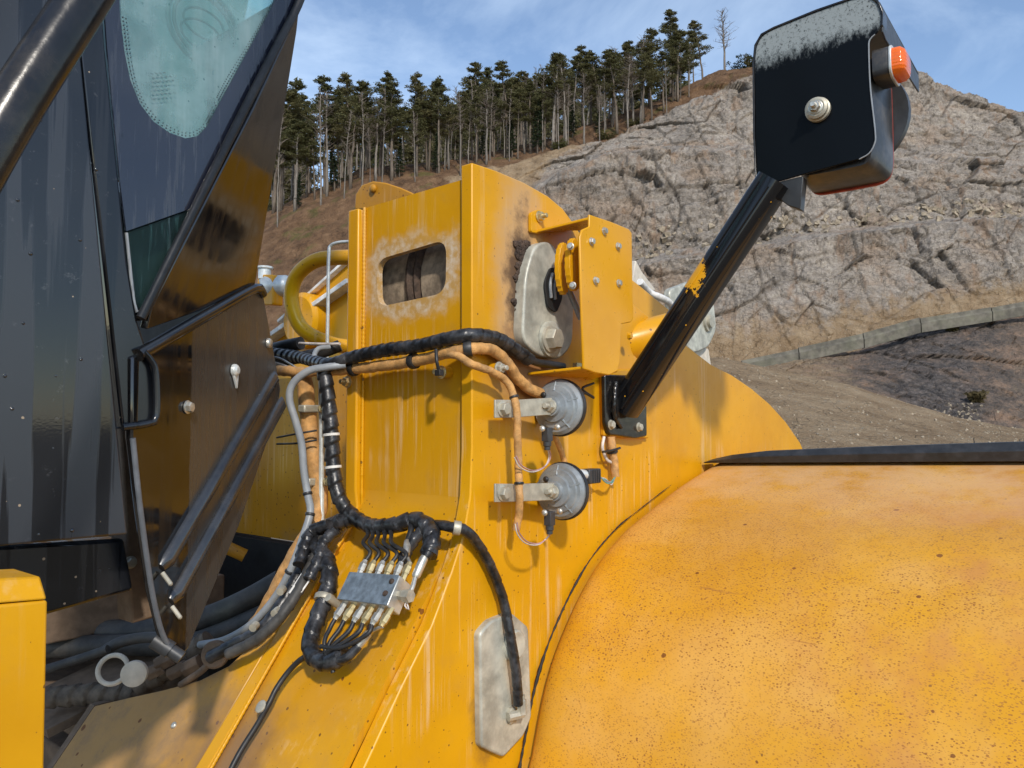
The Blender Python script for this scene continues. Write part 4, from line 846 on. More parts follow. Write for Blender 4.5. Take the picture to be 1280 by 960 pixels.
for i in range(n-1): f.append((i, S0+i, S0+i+1, i+1)); a = (m_-1)*n+i; f.append((a, a+1, S0+a+1, S0+a))
fend = mk('front_mudguard', v, f, M['yel_fend'], L, angle=50, label='large curved front mudguard, paint peppered with rust specks')
gap_path = [Y2(x-1.0, y, .008) for x, y in arcp[0:8]]
sp_path = spline(gap_path, .006); v_, f_ = g_tube(sp_path, [.0036-.0029*i/len(sp_path) for i in range(len(sp_path))], 7, fn=lambda s, t: 1+.45*math.sin(s*41)*math.sin(s*13+1)+.2*math.sin(s*260)); mk('gap_shade_strip', v_, f_, M['gap_shade'], fend, angle=60)  # dark strip drawn in place of the shaded gap beside the mudguard
sp = onY(882, 577, .985); v = []; f = []
for k, (y, s, h) in enumerate([(.985, .05, .004), (.96, .3, .012), (.90, .75, .024), (.80, 1, .034), (.5, 1, .042), (.2, 1, .047), (-.25, 1, .050)]):
    z0 = sp.z+.036*(.985-y)-.004; x0 = sp.x-.012
    v += [Vector((x0, y, z0)), Vector((x0-.006, y, z0+h*.55)), Vector((x0+.012, y, z0+h)), Vector((x0+.08, y, z0+h)), Vector((x0+.08, y, z0))]
for k in range(6):
    for j in range(5): f.append((k*5+j, k*5+(j+1) % 5, k*5+5+(j+1) % 5, k*5+5+j))
f += [(0, 1, 2, 3, 4), (34, 33, 32, 31, 30)]
mk('rubber_edging', v, f, M['rubberstrip'], fend, bevel=.003, label='black rubber edging strip along the top of the mudguard')

# --- lamp arm
HX = 1.733
pad = MB().add(g_prism(rounded([Y2(x, y, .0) for x, y in [(748, 462), (806, 462), (806, 548), (750, 545)]], .006), (0, -.012, 0))).build('mount_pad', M['yel'], L, bevel=.003)
b0 = onX(782, 505, HX); bst = Y2(782, 508, .022); e1 = onX(962, 236, HX)
# oblong tube with a raised rib: hand-made section swept straight
d = (e1-bst); ln = d.length; dn = d.normalized(); xa = Vector((1, 0, 0)); xa = (xa-dn*xa.dot(dn)).normalized(); ya = dn.cross(xa)
sec = []
for k in range(28):
    a = 2*math.pi*k/28; cx = math.copysign(abs(math.cos(a))**.55, math.cos(a))*.040; cy = math.copysign(abs(math.sin(a))**.55, math.sin(a))*.036; sec.append((cx, cy))
lines = []
def arm_ring(p): return [p+xa*cx+ya*cy for cx, cy in sec]
am = MB(); r0 = arm_ring(bst-dn*.01); r1 = arm_ring(e1+dn*.02); am.add((r0+r1, [tuple(range(27, -1, -1)), tuple(range(28, 56))]+[(i, (i+1) % 28, 28+(i+1) % 28, 28+i) for i in range(28)]))
arm = am.build('lamp_arm', M['armblack'], L, angle=50, label='black lamp arm with a chipped yellow patch')
for s in (-.012, .014):
    q = bst-xa*.0395+ya*s; MB().add(g_tube([q, q+d], .0032, 8)).build('arm_rib', M['armblack'], arm)
bpl = rounded([Y2(x, y, .012) for x, y in [(751, 468), (803, 470), (804, 545), (790, 548), (757, 543), (752, 530)]], .008)
MB().add(g_prism(bpl, (0, -.012, 0))).build('base_plate', M['black'], arm, bevel=.003)
for x, y in ((763, 531), (798, 534)): bolt(arm, Y2(x, y, .024), (0, -1, 0), .0125, M['steel_old'], 'hex', spin=x)
tube('weld_bead', [Y2(770, 478, .030), Y2(768, 500, .034), Y2(768, 520, .030), Y2(776, 534, .028)], .006, M['black'], arm, 8, .004, fn=lumpy(2, .2, .01))
# lamp head plate
hp = [(943, 80), (945, 58), (953, 44), (968, 36), (1020, 15), (1066, -1), (1084, -4), (1096, 3), (1102, 18), (1101, 34), (1094, 43), (1087, 50), (1086, 64), (1088, 110), (1094, 165), (1093, 180), (1086, 192), (1074, 199), (1040, 208), (1000, 219), (962, 230), (952, 233), (946, 225), (944, 170)]
head = MB().add(g_prism(rounded([onX(x, y, HX) for x, y in hp], .02, 3), (.005, 0, 0))).build('lamp_plate', M['lampblack'], L, bevel=.0015, label='black square lamp plate with a dried grey mist band on top')
# turned edge along left and top
rim = [onX(x, y, HX) for x, y in hp[18:]+hp[:10]]
rim = rim[2:]
rv = [p for p in rim]+[p+Vector((.035, 0, 0)) for p in rim]; n = len(rim)
out2 = []; cen = onX(1020, 110, HX)
for p in rim: dd_ = (p-cen); dd_.x = 0; out2.append(p+dd_.normalized()*.005)
rv = [p-Vector((.003, 0, 0)) for p in rim]+[p-Vector((.003, 0, 0)) for p in out2]+[p+Vector((.035, 0, 0)) for p in out2]+[p+Vector((.035, 0, 0)) for p in rim]
rf = []
for i in range(n-1):
    for j in range(4): rf.append((j*n+i, j*n+i+1, ((j+1) % 4)*n+i+1, ((j+1) % 4)*n+i))
rf += [(0, n, 2*n, 3*n), (n-1, 4*n-1, 3*n-1, 2*n-1)]
mk('turned_edge', rv, rf, M['black'], head, bevel=.001)
lite = [onX(x, y, HX-.0015) for x, y in hp[10:18]]; tube('pale_edge', lite, .0016, M['hose_grey'], head, 6, .006)  # pale grey strip along the right edge of the plate
cb = onX(1023, 138, HX-.001)
MB().add(g_lathe([(.027, 0), (.027, .008), (.024, .010), (.024, .018), (.019, .021)], cb, (-1, 0, 0), 28)).build('spacer_washer', M['steel_old'], head, angle=25); bolt(head, cb-Vector((.020, 0, 0)), (-1, 0, 0), .0155, M['steel'], 'stud')
# foot gusset
g1 = onX(952, 232, HX+.004); MB().add(g_prism([onX(958, 231, HX+.004), onX(1003, 220, HX+.004), onX(1004, 222, HX+.004), onX(1000, 262, HX+.01), onX(985, 257, HX+.01), onX(962, 240, HX+.006)], (.03, 0, 0))).build('foot_gusset', M['plastic'], head, bevel=.002)
# hood over the lamp
hy = onX(1103, 20, HX).y; hx2 = 2.13; zt = onX(1103, 8, HX).z; 
def HXp(px, py): return onY(px, py, hy)
hoodtop = [onX(1068, -2, HX+.036), onX(1099, 2, HX+.036), Vector((hx2, hy, onX(1099, 2, HX).z)), Vector((hx2, onX(1068, -2, HX).y, onX(1068, -2, HX).z-.01))]
MB().add(g_prism([onX(1060, 2, HX+.004), onX(1100, 2, HX+.004), Vector((hx2, hy, onX(1100, 2, HX).z-.01)), Vector((hx2, onX(1000, 24, HX).y, onX(1000, 24, HX).z-.01)), onX(1000, 24, HX+.004)], (0, 0, -.005))).build('hood', M['plastic'], head, bevel=.0015)
ztp = onX(1101, 8, HX).z
MB().add(g_prism([Vector((HX+.004, hy, ztp)), Vector((hx2, hy, ztp-.006)), Vector((hx2, hy, ztp-.050)), Vector((HX+.03, hy, ztp-.062)), Vector((HX+.004, hy, ztp-.055))], (0, .004, 0))).build('hood_side', M['plastic'], head, bevel=.002)
# headlamp body
def super_ring(x, yc, zc, hy_, hz, e, n=32):
    o = []
    for k in range(n):
        a = 2*math.pi*k/n; o.append(Vector((x, yc+math.copysign(abs(math.cos(a))**e, math.cos(a))*hy_, zc+math.copysign(abs(math.sin(a))**e, math.sin(a))*hz)))
    return o
pc = onX(1035, 120, HX); yc = (onX(985, 120, HX).y+onX(1098, 120, HX).y)/2; yn = onX(1098, 120, HX).y; yf = onX(985, 120, HX).y
zhi = onX(1090, 50, HX).z-.01; zlo = onX(1090, 205, HX).z-.004; zc = (zhi+zlo)/2; hz = (zhi-zlo)/2; hyy = (yf-yn)/2
rings = [(1.75, .80, .92), (1.79, .93, .99), (1.84, .98, 1.0), (1.865, 1.0, 1.0)]
v = []; f = []
for x, a, b in rings: v += super_ring(x, yc, zc, hyy*a, hz*b, .24)
for k in range(len(rings)-1):
    for i in range(32): f.append((k*32+i, k*32+(i+1) % 32, k*32+32+(i+1) % 32, k*32+32+i))
f += [tuple(range(31, -1, -1)), tuple(range(32*(len(rings)-1), 32*len(rings)))]
lamp = mk('headlamp', v, f, M['lampgrey'], L, angle=40, label='dark grey headlamp housing with a red front rim behind the plate')
v = super_ring(1.8655, yc, zc-.004, hyy*1.0, hz*1.01, .30)+super_ring(1.874, yc, zc-.004, hyy*1.0, hz*1.01, .30); f = [tuple(range(31, -1, -1)), tuple(range(32, 64))]+[(i, (i+1) % 32, 32+(i+1) % 32, 32+i) for i in range(32)]
mk('front_rim', v, f, M['red'], lamp, bevel=.002)
MB().add(g_lathe([(.120, 0), (.122, .016), (.112, .030), (.06, .040), (0.001, .042)], (1.879, yc-.006, zc+.03), (1, 0, 0), 40)).build('lamp_bezel', M['plastic'], lamp, angle=30)
# amber side indicator
ic = onY(1110, 95, yn-.002); v = []
Xi0, Xi1 = onY(1093, 92, yn).x, onY(1127, 92, yn).x
zi = onY(1108, 93, yn).z; cX = onY(1104, 93, yn).x
def iring(y, hx, hz_, e=.5): return [Vector((cX+math.copysign(abs(math.cos(a))**e, math.cos(a))*hx, y, zi+math.copysign(abs(math.sin(a))**e, math.sin(a))*hz_)) for a in [2*math.pi*k/24 for k in range(24)]]
def loft(rs_): 
    v = sum(rs_, []); n = len(rs_[0]); f = [(k*n+i, k*n+(i+1) % n, k*n+n+(i+1) % n, k*n+n+i) for k in range(len(rs_)-1) for i in range(n)]; return v, f+[tuple(range(n-1, -1, -1)), tuple(range(n*(len(rs_)-1), n*len(rs_)))]
ind = MB().add(loft([iring(yn+.012, .046, .035), iring(yn-.016, .046, .035), iring(yn-.020, .044, .033)])).build('indicator_lamp', M['lampgrey'], L, angle=35, label='amber side indicator on a grey base beside the lamp plate')
MB().add(loft([iring(yn-.020, .047, .036), iring(yn-.025, .047, .036)])).build('chrome_ring', M['pipe'], ind, bevel=.001)
MB().add(loft([iring(yn-.025, .041, .031), iring(yn-.040, .040, .030), iring(yn-.048, .034, .024), iring(yn-.051, .022, .014)])).build('amber_lens', M['amber'], ind, angle=60)
# ------------------------------------------------------------------ cab
CY = 1.10
CA = lambda px, py, off=0.: onY(px, py, CY-off)
cab = MB().add(g_prism([CA(x, y) for x, y in [(-420, -620), (30, -620), (102, 78), (160, 668), (-420, 722)]], (0, .02, 0))).build('cab', M['cab'], L, bevel=.003, label='dark grey wet cab side panel with rain streaks')
post = [(101, 78), (32, -620), (84, -620), (132, 60), (150, 235), (160, 330), (172, 400), (184, 436), (194, 468), (197, 520), (190, 530), (153, 537)]
MB().add(g_prism([CA(x, y, -.006) for x, y in post], (0, .03, 0))).build('corner_post', M['cab_black'], cab, bevel=.004)
tube('post_lip', [CA(153, 534, .002), CA(186, 529, .002), CA(196, 520, .002), CA(195, 468, .002), CA(190, 452, .002), CA(180, 440, .002)], .0055, M['cab_black'], cab, 8, .006)
# corner window: printed border, misted upper pane, clear lower corner
wo_ = [(88, -622), (134, 60), (151, 235), (158, 289), (243, 259), (376, -8), (482, -622)]
drop = [(118, -600), (147, -60), (150, 20), (155, 62), (163, 100), (175, 130), (192, 152), (212, 166), (232, 173), (247, 170), (259, 158), (275, 128), (335, 18), (368, -50), (462, -600)]
MB().add(g_prism([CA(x, y, -.012) for x, y in wo_], (0, .004, 0), [[CA(x, y, -.012) for x, y in drop]])).build('window_border', M['frit'], cab, label='black printed border of the corner window, beaded with rain')
MB().add(g_prism([CA(x, y, -.0165) for x, y in wo_], (0, .004, 0))).build('window_pane', M['glass'], cab, label='misted greenish corner window pane')
MB().add(g_prism([CA(x, y, -.0125) for x, y in [(158, 291), (243, 261), (182, 388), (168, 382)]], (0, .004, 0))).build('lower_pane', M['glass2'], cab)
tube('glass_edge', [CA(158, 291, -.012), CA(168, 380, -.012), CA(174, 388, -.012), CA(183, 384, -.012), CA(243, 261, -.012)], .0025, M['hose_grey'], cab, 6, .006)
fd = MB(); dl = [CA(x, y, -.0105) for x, y in drop[2:14]]; dl = spline(dl, .0056); cc = CA(235, 60, -.0105)
for r_, s in ((.004, .0014), (.0085, .0011)):
    for p in dl: fd.add(g_lathe([(s, 0), (s*.9, .0004)], p+(cc-p).normalized()*r_, (0, -1, 0), 6))
fd.build('printed_dots', M['fritdot'], cab, kind='stuff')
stp = MB()
for k in range(7):
    for j in range(4+k % 3):
        p = CA(190+j*5.2+(k % 2)*2, 92+k*5.2-j*.4, -.0112); stp.add(g_box(p, (.0018, .0002, .0007)))
stp.build('glass_stamp', M['stamp'], cab)
tube('window_seal', [CA(487, -622, -.004), CA(433, -316, -.004), CA(398, -122, -.004), CA(386, -54, -.004), CA(376, -2, -.004), CA(344, 62, -.004), CA(310, 128, -.004), CA(240, 268, -.004), CA(186, 378, -.004), CA(176, 398, -.004)], .0075, M['rubber'], cab, 8, .02)
MB().add(g_prism([onY(x, y, 1.40) for x, y in [(40, -590), (330, -590), (318, -40), (288, 120), (215, 225), (120, 225)]], (0, .02, 0))).build('interior_trim', M['headliner'], cab)
MB().add(g_prism([CA(x, y, -.05) for x, y in [(150, 240), (255, 240), (182, 400), (160, 400)]], (0, .02, 0))).build('interior_dark_sheet', M['void'], cab)  # black sheet for the dark cab interior behind the lower pane
for r_, t_ in ((.062, .004), (.052, .003)):
    c = CA(255, 34, -.06); ring = [c+Vector((r_*1.0*math.cos(a), 0, r_*math.sin(a))) for a in [2*math.pi*k/40 for k in range(41)]]
    v, f = g_tube(ring, t_, 8); mk('air_vent_ring', v, f, M['vent'], cab)
for k in (0, 1):
    c = CA(252+3*k, 44-14*k, -.06); v, f = g_tube([c+Vector((.036*math.cos(a), 0, .024*math.sin(a))) for a in [2*math.pi*q/40 for q in range(41)]], .002, 6); mk('vent_slat', v, f, M['vent'], cab)
# chamfered front corner: glossy panels that mirror the tower
C0 = CA(165, 540); CN = Vector((.5, -.866, 0))
CC = lambda px, py, off=0.: plane(px, py, C0+CN*off, CN)
A1, A2, A3 = CA(184, 404, -.004), CA(378, -4, -.004), CC(319, 356)
BN = (A2-A1).cross(A3-A1).normalized(); BN = BN if BN.dot(EYE-A1) > 0 else -BN
CB = lambda px, py, off=0.: plane(px, py, A1+BN*off, BN)
MB().add(g_prism([CB(x, y) for x, y in [(184, 412), (190, 384), (246, 274), (316, 138), (374, 12), (371, 40), (350, 170), (319, 356), (250, 389)]], -BN*.012)).build('pillar_panel', M['gloss'], cab, bevel=.002, label='glossy black pillar panel reflecting the yellow tower')
pc_ = [(166, 446), (200, 428), (250, 400), (300, 372), (322, 361), (329, 366), (340, 425), (351, 486), (347, 515), (300, 655), (268, 732), (236, 810), (226, 822), (216, 815), (203, 792), (190, 738), (176, 640), (165, 548)]
pan = MB().add(g_prism([CC(x, y) for x, y in pc_], -CN*.012)).build('corner_panel', M['gloss_film'], L, bevel=.003, label='glossy black lower cab corner panel with two diagonal ribs')
tube('folded_top_edge', [CC(172, 444, .002), CC(205, 425, .004), CC(260, 393, .004), CC(318, 361, .002), CC(328, 368, 0)], .010, M['gloss'], pan, 10, .012)
def rib(a, b, w, h):
    a, b = CC(*a), CC(*b); d = (b-a); s = CN.cross(d.normalized())
    sec = [(-w, 0), (-w*.8, h*.7), (-w*.35, h), (w*.35, h), (w*.8, h*.7), (w, 0)]; v = []; n = len(sec)
    for p, k in ((a, .3), (a+d*.03, 1), (b-d*.03, 1), (b, .3)): v += [p+s*x*(.6+.4*k)+CN*(y*k+.0) for x, y in sec]
    f = [(i*n+j, i*n+j+1, i*n+n+j+1, i*n+n+j) for i in range(3) for j in range(n-1)]+[tuple(range(n-1, -1, -1)), tuple(range(3*n, 4*n))]
    return mk('pressed_rib', v, f, M['cab_rib'], pan, angle=50)
rib((344, 468), (202, 710), .0125, .013); rib((353, 500), (214, 752), .0125, .013)
tube('panel_edge', [CC(166, 548, .002), CC(176, 640, .002), CC(190, 738, .002), CC(203, 792, .002), CC(217, 816, .002)], .0042, M['plastic_g'], pan, 8, .012)
for x, y in ((203, 716), (215, 758)): MB().add(g_lathe([(.0035, 0), (.0035, .022), (.002, .024)], CC(x, y, .004), Vector((.25, -.45, -.6)), 10)).build('drain_pin', M['steel_old'], pan)
bolt(pan, CC(234, 509, .001), CN, .011, M['steel'], 'hex'); bolt(pan, CC(335, 429, .001), CN, .010, M['steel'], 'button')
MB().add(g_lathe([(.012, 0), (.011, .006), (.006, .010)], CC(292, 463, .001), CN, 16)).add(g_prism([CC(289, 466, .001), CC(296, 466, .001), CC(294, 486, .001)], CN*.005)).build('latch', M['pipe'], pan, bevel=.001)
MB().add(g_lathe([(.013, 0), (.013, .03), (.010, .03), (.010, .05)], CC(208, 800, .0)-CN*.02, Vector((.5, -.5, -.5)), 14)).build('corner_stop', M['plastic'], pan)
MB().add(g_prism([A3-BN*.014, A2-BN*.014, A2+Vector((0, 1.5, 0)), A3+Vector((0, 1.3, 0))], (-.008, 0, 0))).build('unseen_shade_screen', M['frit'], cab)  # unseen opaque screen added to keep sun off the frame plate
lo_ = CC(318, 610)-CN*.016; MB().add(g_prism([A3-CN*.016, CC(349, 500)-CN*.016, lo_, lo_+Vector((0, .5, .1)), A3+Vector((0, 1.3, 0))], (-.008, 0, 0))).build('unseen_shade_cowl', M['void'], cab)  # unseen matte black panel added to block sun from the frame plate
# under the cab
und = MB().add(g_prism([onY(x, y, 1.17) for x, y in [(-300, 700), (156, 673), (168, 738), (62, 768), (-300, 800)]], (0, .5, 0))).build('cab_underside', M['cab_black'], L, bevel=.006, label='glossy black box below the cab panel')
MB().add(g_prism([onY(x, y, 1.24) for x, y in [(150, 530), (178, 530), (186, 700), (200, 770), (165, 780)]], (0, .05, 0))).build('cab_mount', M['dustcap'], L, bevel=.004)
bolt(L.children[-1], onY(163, 703, 1.238), (0, -1, 0), .010, M['steel_old'])
# water drops on the side panel
wd = [(38, 317), (29, 404), (15, 511), (50, 150), (100, 300), (101, 449), (62, 66), (70, 470), (48, 668), (66, 560), (90, 663), (120, 212), (22, 250), (113, 204), (6, 470)]
for i, (x, y) in enumerate(wd):
    s = random.uniform(.0012, .0026); bolt_ = MB().add(g_lathe([(s, 0), (s*1.02, .0008), (s*.8, s*.55), (s*.35, s*.8), (.0001, s*.86)], CA(x, y, -.0002), (0, -1, 0), 12)).build('water_drop', M['water'], cab, angle=80)
hr, hp_ = tube('handrail', [onY(-520, 1080, .80), onY(-140, 410, .80), onY(-60, 268, .80), onY(20, 130, .80), onY(105, -2, .80), onY(190, -140, .80), onY(330, -400, .82), onY(390, -560, .90), onY(396, -600, 1.09)], .0235, M['black'], L, 20, .02, label='black tubular handrail crossing the upper left corner')
yb = .86; blk = [(-260, 742), (-20, 729), (61, 723), (62, 1060), (-260, 1100)]
pb = [onY(x, y, yb) for x, y in blk]; pb[3].z -= .7; pb[4].z -= .7
MB().add(g_prism([p+Vector((0, 0, -.022)) if i < 3 else p for i, p in enumerate(pb)], (0, .09, 0))).add(g_prism([pb[0]+Vector((0, 0, -.0215)), pb[2]+Vector((0, 0, -.0215)), pb[2]+Vector((0, .02, 0)), pb[0]+Vector((0, .02, 0))], (0, .068, 0))).build('step_guard', M['yel'], L, bevel=.003, label='clean yellow step guard at the lower left corner')

# ------------------------------------------------------------------ horns
def horn(cx, cy, wire_pts, lab):
    ax = Vector((-1, -.06, .04)).normalized(); c = Y2(cx-1, cy, .058); R0 = .060
    h = MB().add(g_lathe([(R0*.96, -.022), (R0*1.0, -.014), (R0*1.0, -.004), (R0*.95, .0), (R0*.90, .004), (R0*.80, .005), (R0*.76, .009), (R0*.58, .011), (R0*.54, .017), (R0*.36, .019), (R0*.34, .028), (R0*.16, .030)], c, ax, 40)).build('horn', M['hornm'], L, angle=32, label=lab)
    MB().add(g_lathe([(R0*1.035, -.0205), (R0*1.05, -.017), (R0*1.05, -.012), (R0*1.03, -.0095)], c, ax, 40)).build('rim_gasket', M['rubber'], h, angle=30)
    Mx = basis(ax)
    for k in range(5):
        a = k*1.2566+.35; p0 = c+Mx @ Vector((R0*.58*math.cos(a), R0*.58*math.sin(a), .0105)); p1 = c+Mx @ Vector((R0*.93*math.cos(a), R0*.93*math.sin(a), .0025))
        v, f = g_tube([p0, p1], [.003, .0022], 6); mk('shell_ridge', v, f, M['hornm'], h)
    bolt(h, c+Mx @ Vector((R0*.42*math.cos(2.4), R0*.62*math.sin(2.4), .024)), ax, .0065, M['rubber'], 'button', 'tuning_screw')
    # strap from the wall stand-off to the centre of the horn
    s0 = Y2(617, cy+2, .042); s1 = Y2(640, cy+2, .042); e = c+ax*.030; zs = .018; st_ = []
    path = [s0, s1, s1.lerp(e, .5)+Vector((0, .004, 0)), e+ax*.0005-cR*.0, e+(e-s1).normalized()*.018]
    v = []; f = []
    for p in path:
        for dz in (-zs, zs):
            for dy in (0, -.004): v.append(p+Vector((0, dy, dz)))
    for k in range(len(path)-1):
        a = k*4; f += [(a, a+2, a+6, a+4), (a+1, a+5, a+7, a+3), (a, a+4, a+5, a+1), (a+2, a+3, a+7, a+6)]
    f += [(0, 1, 3, 2), (4*len(path)-4, 4*len(path)-2, 4*len(path)-1, 4*len(path)-3)]
    mk('mounting_strap', v, f, M['steel_old'], h, bevel=.0012)
    MB().add(g_lathe([(.013, 0), (.013, .040)], Y2(628, cy+2, .0), (0, -1, 0), 16)).build('stand_off', M['yel'], h)
    bolt(h, Y2(628, cy+2, .046), (0, -1, 0), .0165, M['steel_old'], 'hex', spin=.4); bolt(h, e-Vector((0, .003, 0)), ax, .0150, M['steel_old'], 'stud')
    for dx, dz in ((-9, 27), (10, 25)): bolt(h, Y2(cx-10+dx, cy+dz, .088), ax, .0065, M['steel'], 'button', 'terminal')
    p = Y2(cx-13, cy+34, .088)
    MB().add(g_box(p, (.009, .008, .014))).add(g_lathe([(.0085, 0), (.0085, .012), (.0065, .012), (.0065, .020)], p-cZ*.012, (0, 0, -1), 12)).build('plug', M['plastic'], h, bevel=.0015)
    q = p-cZ*.030
    for k, mt in enumerate(('wire_w', 'wire_p')):
        tube('wire', [q+Vector((k*.003, 0, .004))]+[Y2(x+k*2.2, y-k*1.8, .075) for x, y in wire_pts], .0014, M[mt], h, 6, .004)
    return h
horn(697, 509, [(686, 572), (680, 584), (665, 590), (650, 584), (643, 572)], 'upper grey disc horn under the yellow bracket')
horn(700, 614, [(684, 672), (672, 681), (657, 679), (647, 668), (644, 655)], 'lower grey disc horn beside the square black plug')
# square connector
pk = Y2(738, 595, .040); con = MB().add(g_box(pk, (.026, .014, .017))).build('square_plug', M['plastic'], L, bevel=.003, label='square black cable plug right of the lower horn')
for k in range(4): MB().add(g_box(pk+Vector((.018-.009*k, -.0145, 0)), (.002, .001, .015))).build('plug_rib', M['plastic'], con)
MB().add(g_lathe([(.012, 0), (.012, .03)], pk-Vector((.024, 0, -.004)), (-1, .1, .1), 12)).build('plug_boot', M['pipe'], con)
for k, mt in enumerate(('wire_w', 'wire_t', 'wire_p', 'wire_t')):
    tube('wire', [pk+Vector((.024, 0, -.009+.006*k)), Y2(756+k, 598+k*2, .035), Y2(764+k*1.5, 606-k*3, .028), Y2(770+k*.4, 592-k, .024)], .0016, M[mt], con, 6, .004)
brd, bpth = tube('braided_lead', [Y2(764, 546, .018), Y2(765, 562, .020), Y2(768, 580, .022), Y2(769, 596, .024)], .0105, M['braid'], L, 12, .004, fn=lumpy(1))
band('cable_tie', bpth, .35, .010, .014, M['rubber'], brd); tube('cable_tie_tail', [Y2(753, 565, .03), Y2(765, 563, .034), Y2(775, 560, .032)], .003, M['rubber'], brd, 6)
tube('pale_lead', [Y2(755, 546, .012), Y2(753, 560, .014), Y2(758, 574, .016), Y2(764, 578, .018)], .004, M['wire_w'], L, 8, .004)
tube('black_lead', [Y2(718, 488, .035), Y2(732, 492, .035), Y2(742, 497, .03), Y2(728, 486, .03), Y2(742, 479, .03)], .003, M['rubber'], L, 7, .004)
tube('braided_lead', [Y2(690, 540, .03), Y2(700, 560, .025), Y2(708, 585, .025), Y2(712, 604, .03)], .0065, M['braid'], L, 10, .004, fn=lumpy(4))

# ------------------------------------------------------------------ cable harness across the tower
D = atd
har, hpth = tube('black_harness', [D(330, 440, 1.95), D(372, 446, 1.85), F1(410, 455, .075), F1(440, 447, .06), F1(480, 438, .055), F1(525, 432, .055), F1(558, 424, .06), Y2(590, 419, .022), Y2(622, 424, .022), Y2(645, 438, .020), Y2(662, 450, .022)], .0135, M['wrap'], L, 14, .003, fn=wrapfn(.026, .14), label='black taped cable harness running across the tower below the slot')
tube('harness_tail', [Y2(655, 444, .022), Y2(668, 452, .022), Y2(684, 455, .024), Y2(704, 458, .026)], .0085, M['rubber'], har, 12, .004); MB().add(g_box(Y2(722, 457, .03), (.012, .006, .006))).build('brass_plug', M['steel_y'], har, bevel=.001)
cnd, cpth = tube('braided_conduit', [D(348, 463, 1.80), D(380, 465, 1.72), F1(430, 462, .05), F1(480, 457, .045), F1(530, 449, .045), F1(562, 440, .05), Y2(590, 436, .022), Y2(615, 437, .022), Y2(632, 452, .022), Y2(645, 470, .022), Y2(660, 485, .022), Y2(676, 492, .025)], .0120, M['braid'], L, 14, .003, fn=lumpy(2, .07, .06), label='upper ochre braided conduit along the tower')
for t_, w_ in ((.30, .012), (.52, .014), (.70, .016)): band('p_clip', cpth, t_, w_, .0165, M['rubber'], cnd)
br2, bp2 = tube('braided_conduit', [F1(556, 442, .050), F1(572, 445, .058), Y2(592, 456, .034), Y2(618, 466, .036), Y2(634, 478, .040), Y2(643, 498, .050), Y2(646, 515, .062), Y2(647, 545, .060), Y2(648, 580, .058), Y2(649, 615, .062), Y2(649, 640, .055), Y2(645, 662, .045)], .0078, M['braid'], L, 12, .003, fn=lumpy(5, .08, .05), label='thin ochre braided conduit hanging past both horns')
for t_ in (.44, .80): band('cable_tie', bp2, t_, .005, .0098, M['rubber'], br2)
for x, y, pl in ((445, 478, 0), (562, 466, 0), (612, 461, 1)):
    loc = F1(x, y, .0) if not pl else Y2(x, y, .0); n_ = (-1, 0, 0) if not pl else (0, -1, 0)
    MB().add(g_lathe([(.011, 0), (.011, .024)], loc, n_, 14)).build('clip_stand_off', M['yel'], cnd); bolt(cnd, Vector(loc)+Vector(n_)*.024, n_, .0135, M['steel_y'] if not pl else M['steel_old'], 'stud', 'clip_bolt')
tube('cable_tie', [F1(545, 437, .078), F1(546, 452, .085), F1(549, 464, .075)], .0035, M['rubber'], cnd, 6); MB().add(g_box(F1(549, 466, .075), (.006, .007, .006))).build('cable_tie_lock', M['rubber'], cnd, bevel=.001)
# steel lead under the bracket
tube('steel_lead', [Y2(640, 470, .014), Y2(655, 478, .012), Y2(678, 492, .02)], .0024, M['pipe'], L, 7)
# vertical run beside the tower
vb, vbp = tube('braided_conduit', [D(372, 468, 1.76), D(381, 478, 1.745), D(384, 510, 1.74), D(390, 560, 1.735), D(397, 600, 1.73), D(400, 628, 1.72), D(392, 655, 1.70), D(372, 690, 1.68), D(350, 730, 1.68), D(328, 772, 1.70), D(306, 795, 1.74)], .0185, M['braid'], L, 14, .004, fn=lumpy(3, .05, .09), label='thick ochre braided conduit running down beside the tower')
gh, ghp = tube('grey_hose', [F1(432, 456, .066), D(408, 459, 1.66), D(385, 464, 1.66), D(366, 480, 1.66), D(362, 500, 1.66), D(370, 528, 1.66), D(377, 555, 1.665), D(380, 590, 1.665), D(385, 620, 1.66), D(388, 640, 1.655), D(380, 668, 1.64), D(362, 715, 1.63), D(340, 752, 1.64), D(312, 782, 1.66), D(280, 800, 1.70), D(250, 806, 1.75)], .0082, M['hose_grey'], L, 12, .006, label='pale grey hose looping down beside the braided conduit')
for t_ in (.42, .47, .61): band('cable_tie', ghp, t_, .006, .0105, M['rubber'], gh)
for y0, y1 in ((545, 538), (553, 550)): tube('cable_tie', [D(346, y0+2, 1.74), D(372, y1+4, 1.70), D(396, y1, 1.70)], .0022, M['rubber'], gh, 6)
tube('pale_pipe', [D(401, 470, 1.72), D(402, 540, 1.72), D(402, 600, 1.715), D(402, 652, 1.70)], .0062, M['pipe'], L, 10, .01, label='thin pale pipe between braided conduit and black harness')
for x, y in ((387, 511), (393, 602)):
    cl = MB().add(g_box(D(x-1, y, 1.722), (.021, .012, .0085), basis(-cF).copy() if False else None)).build('hose_clamp', M['steel_old'], vb, bevel=.003); bolt(vb, D(x+16, y, 1.70), -cF, .010, M['steel_y'], 'hex')
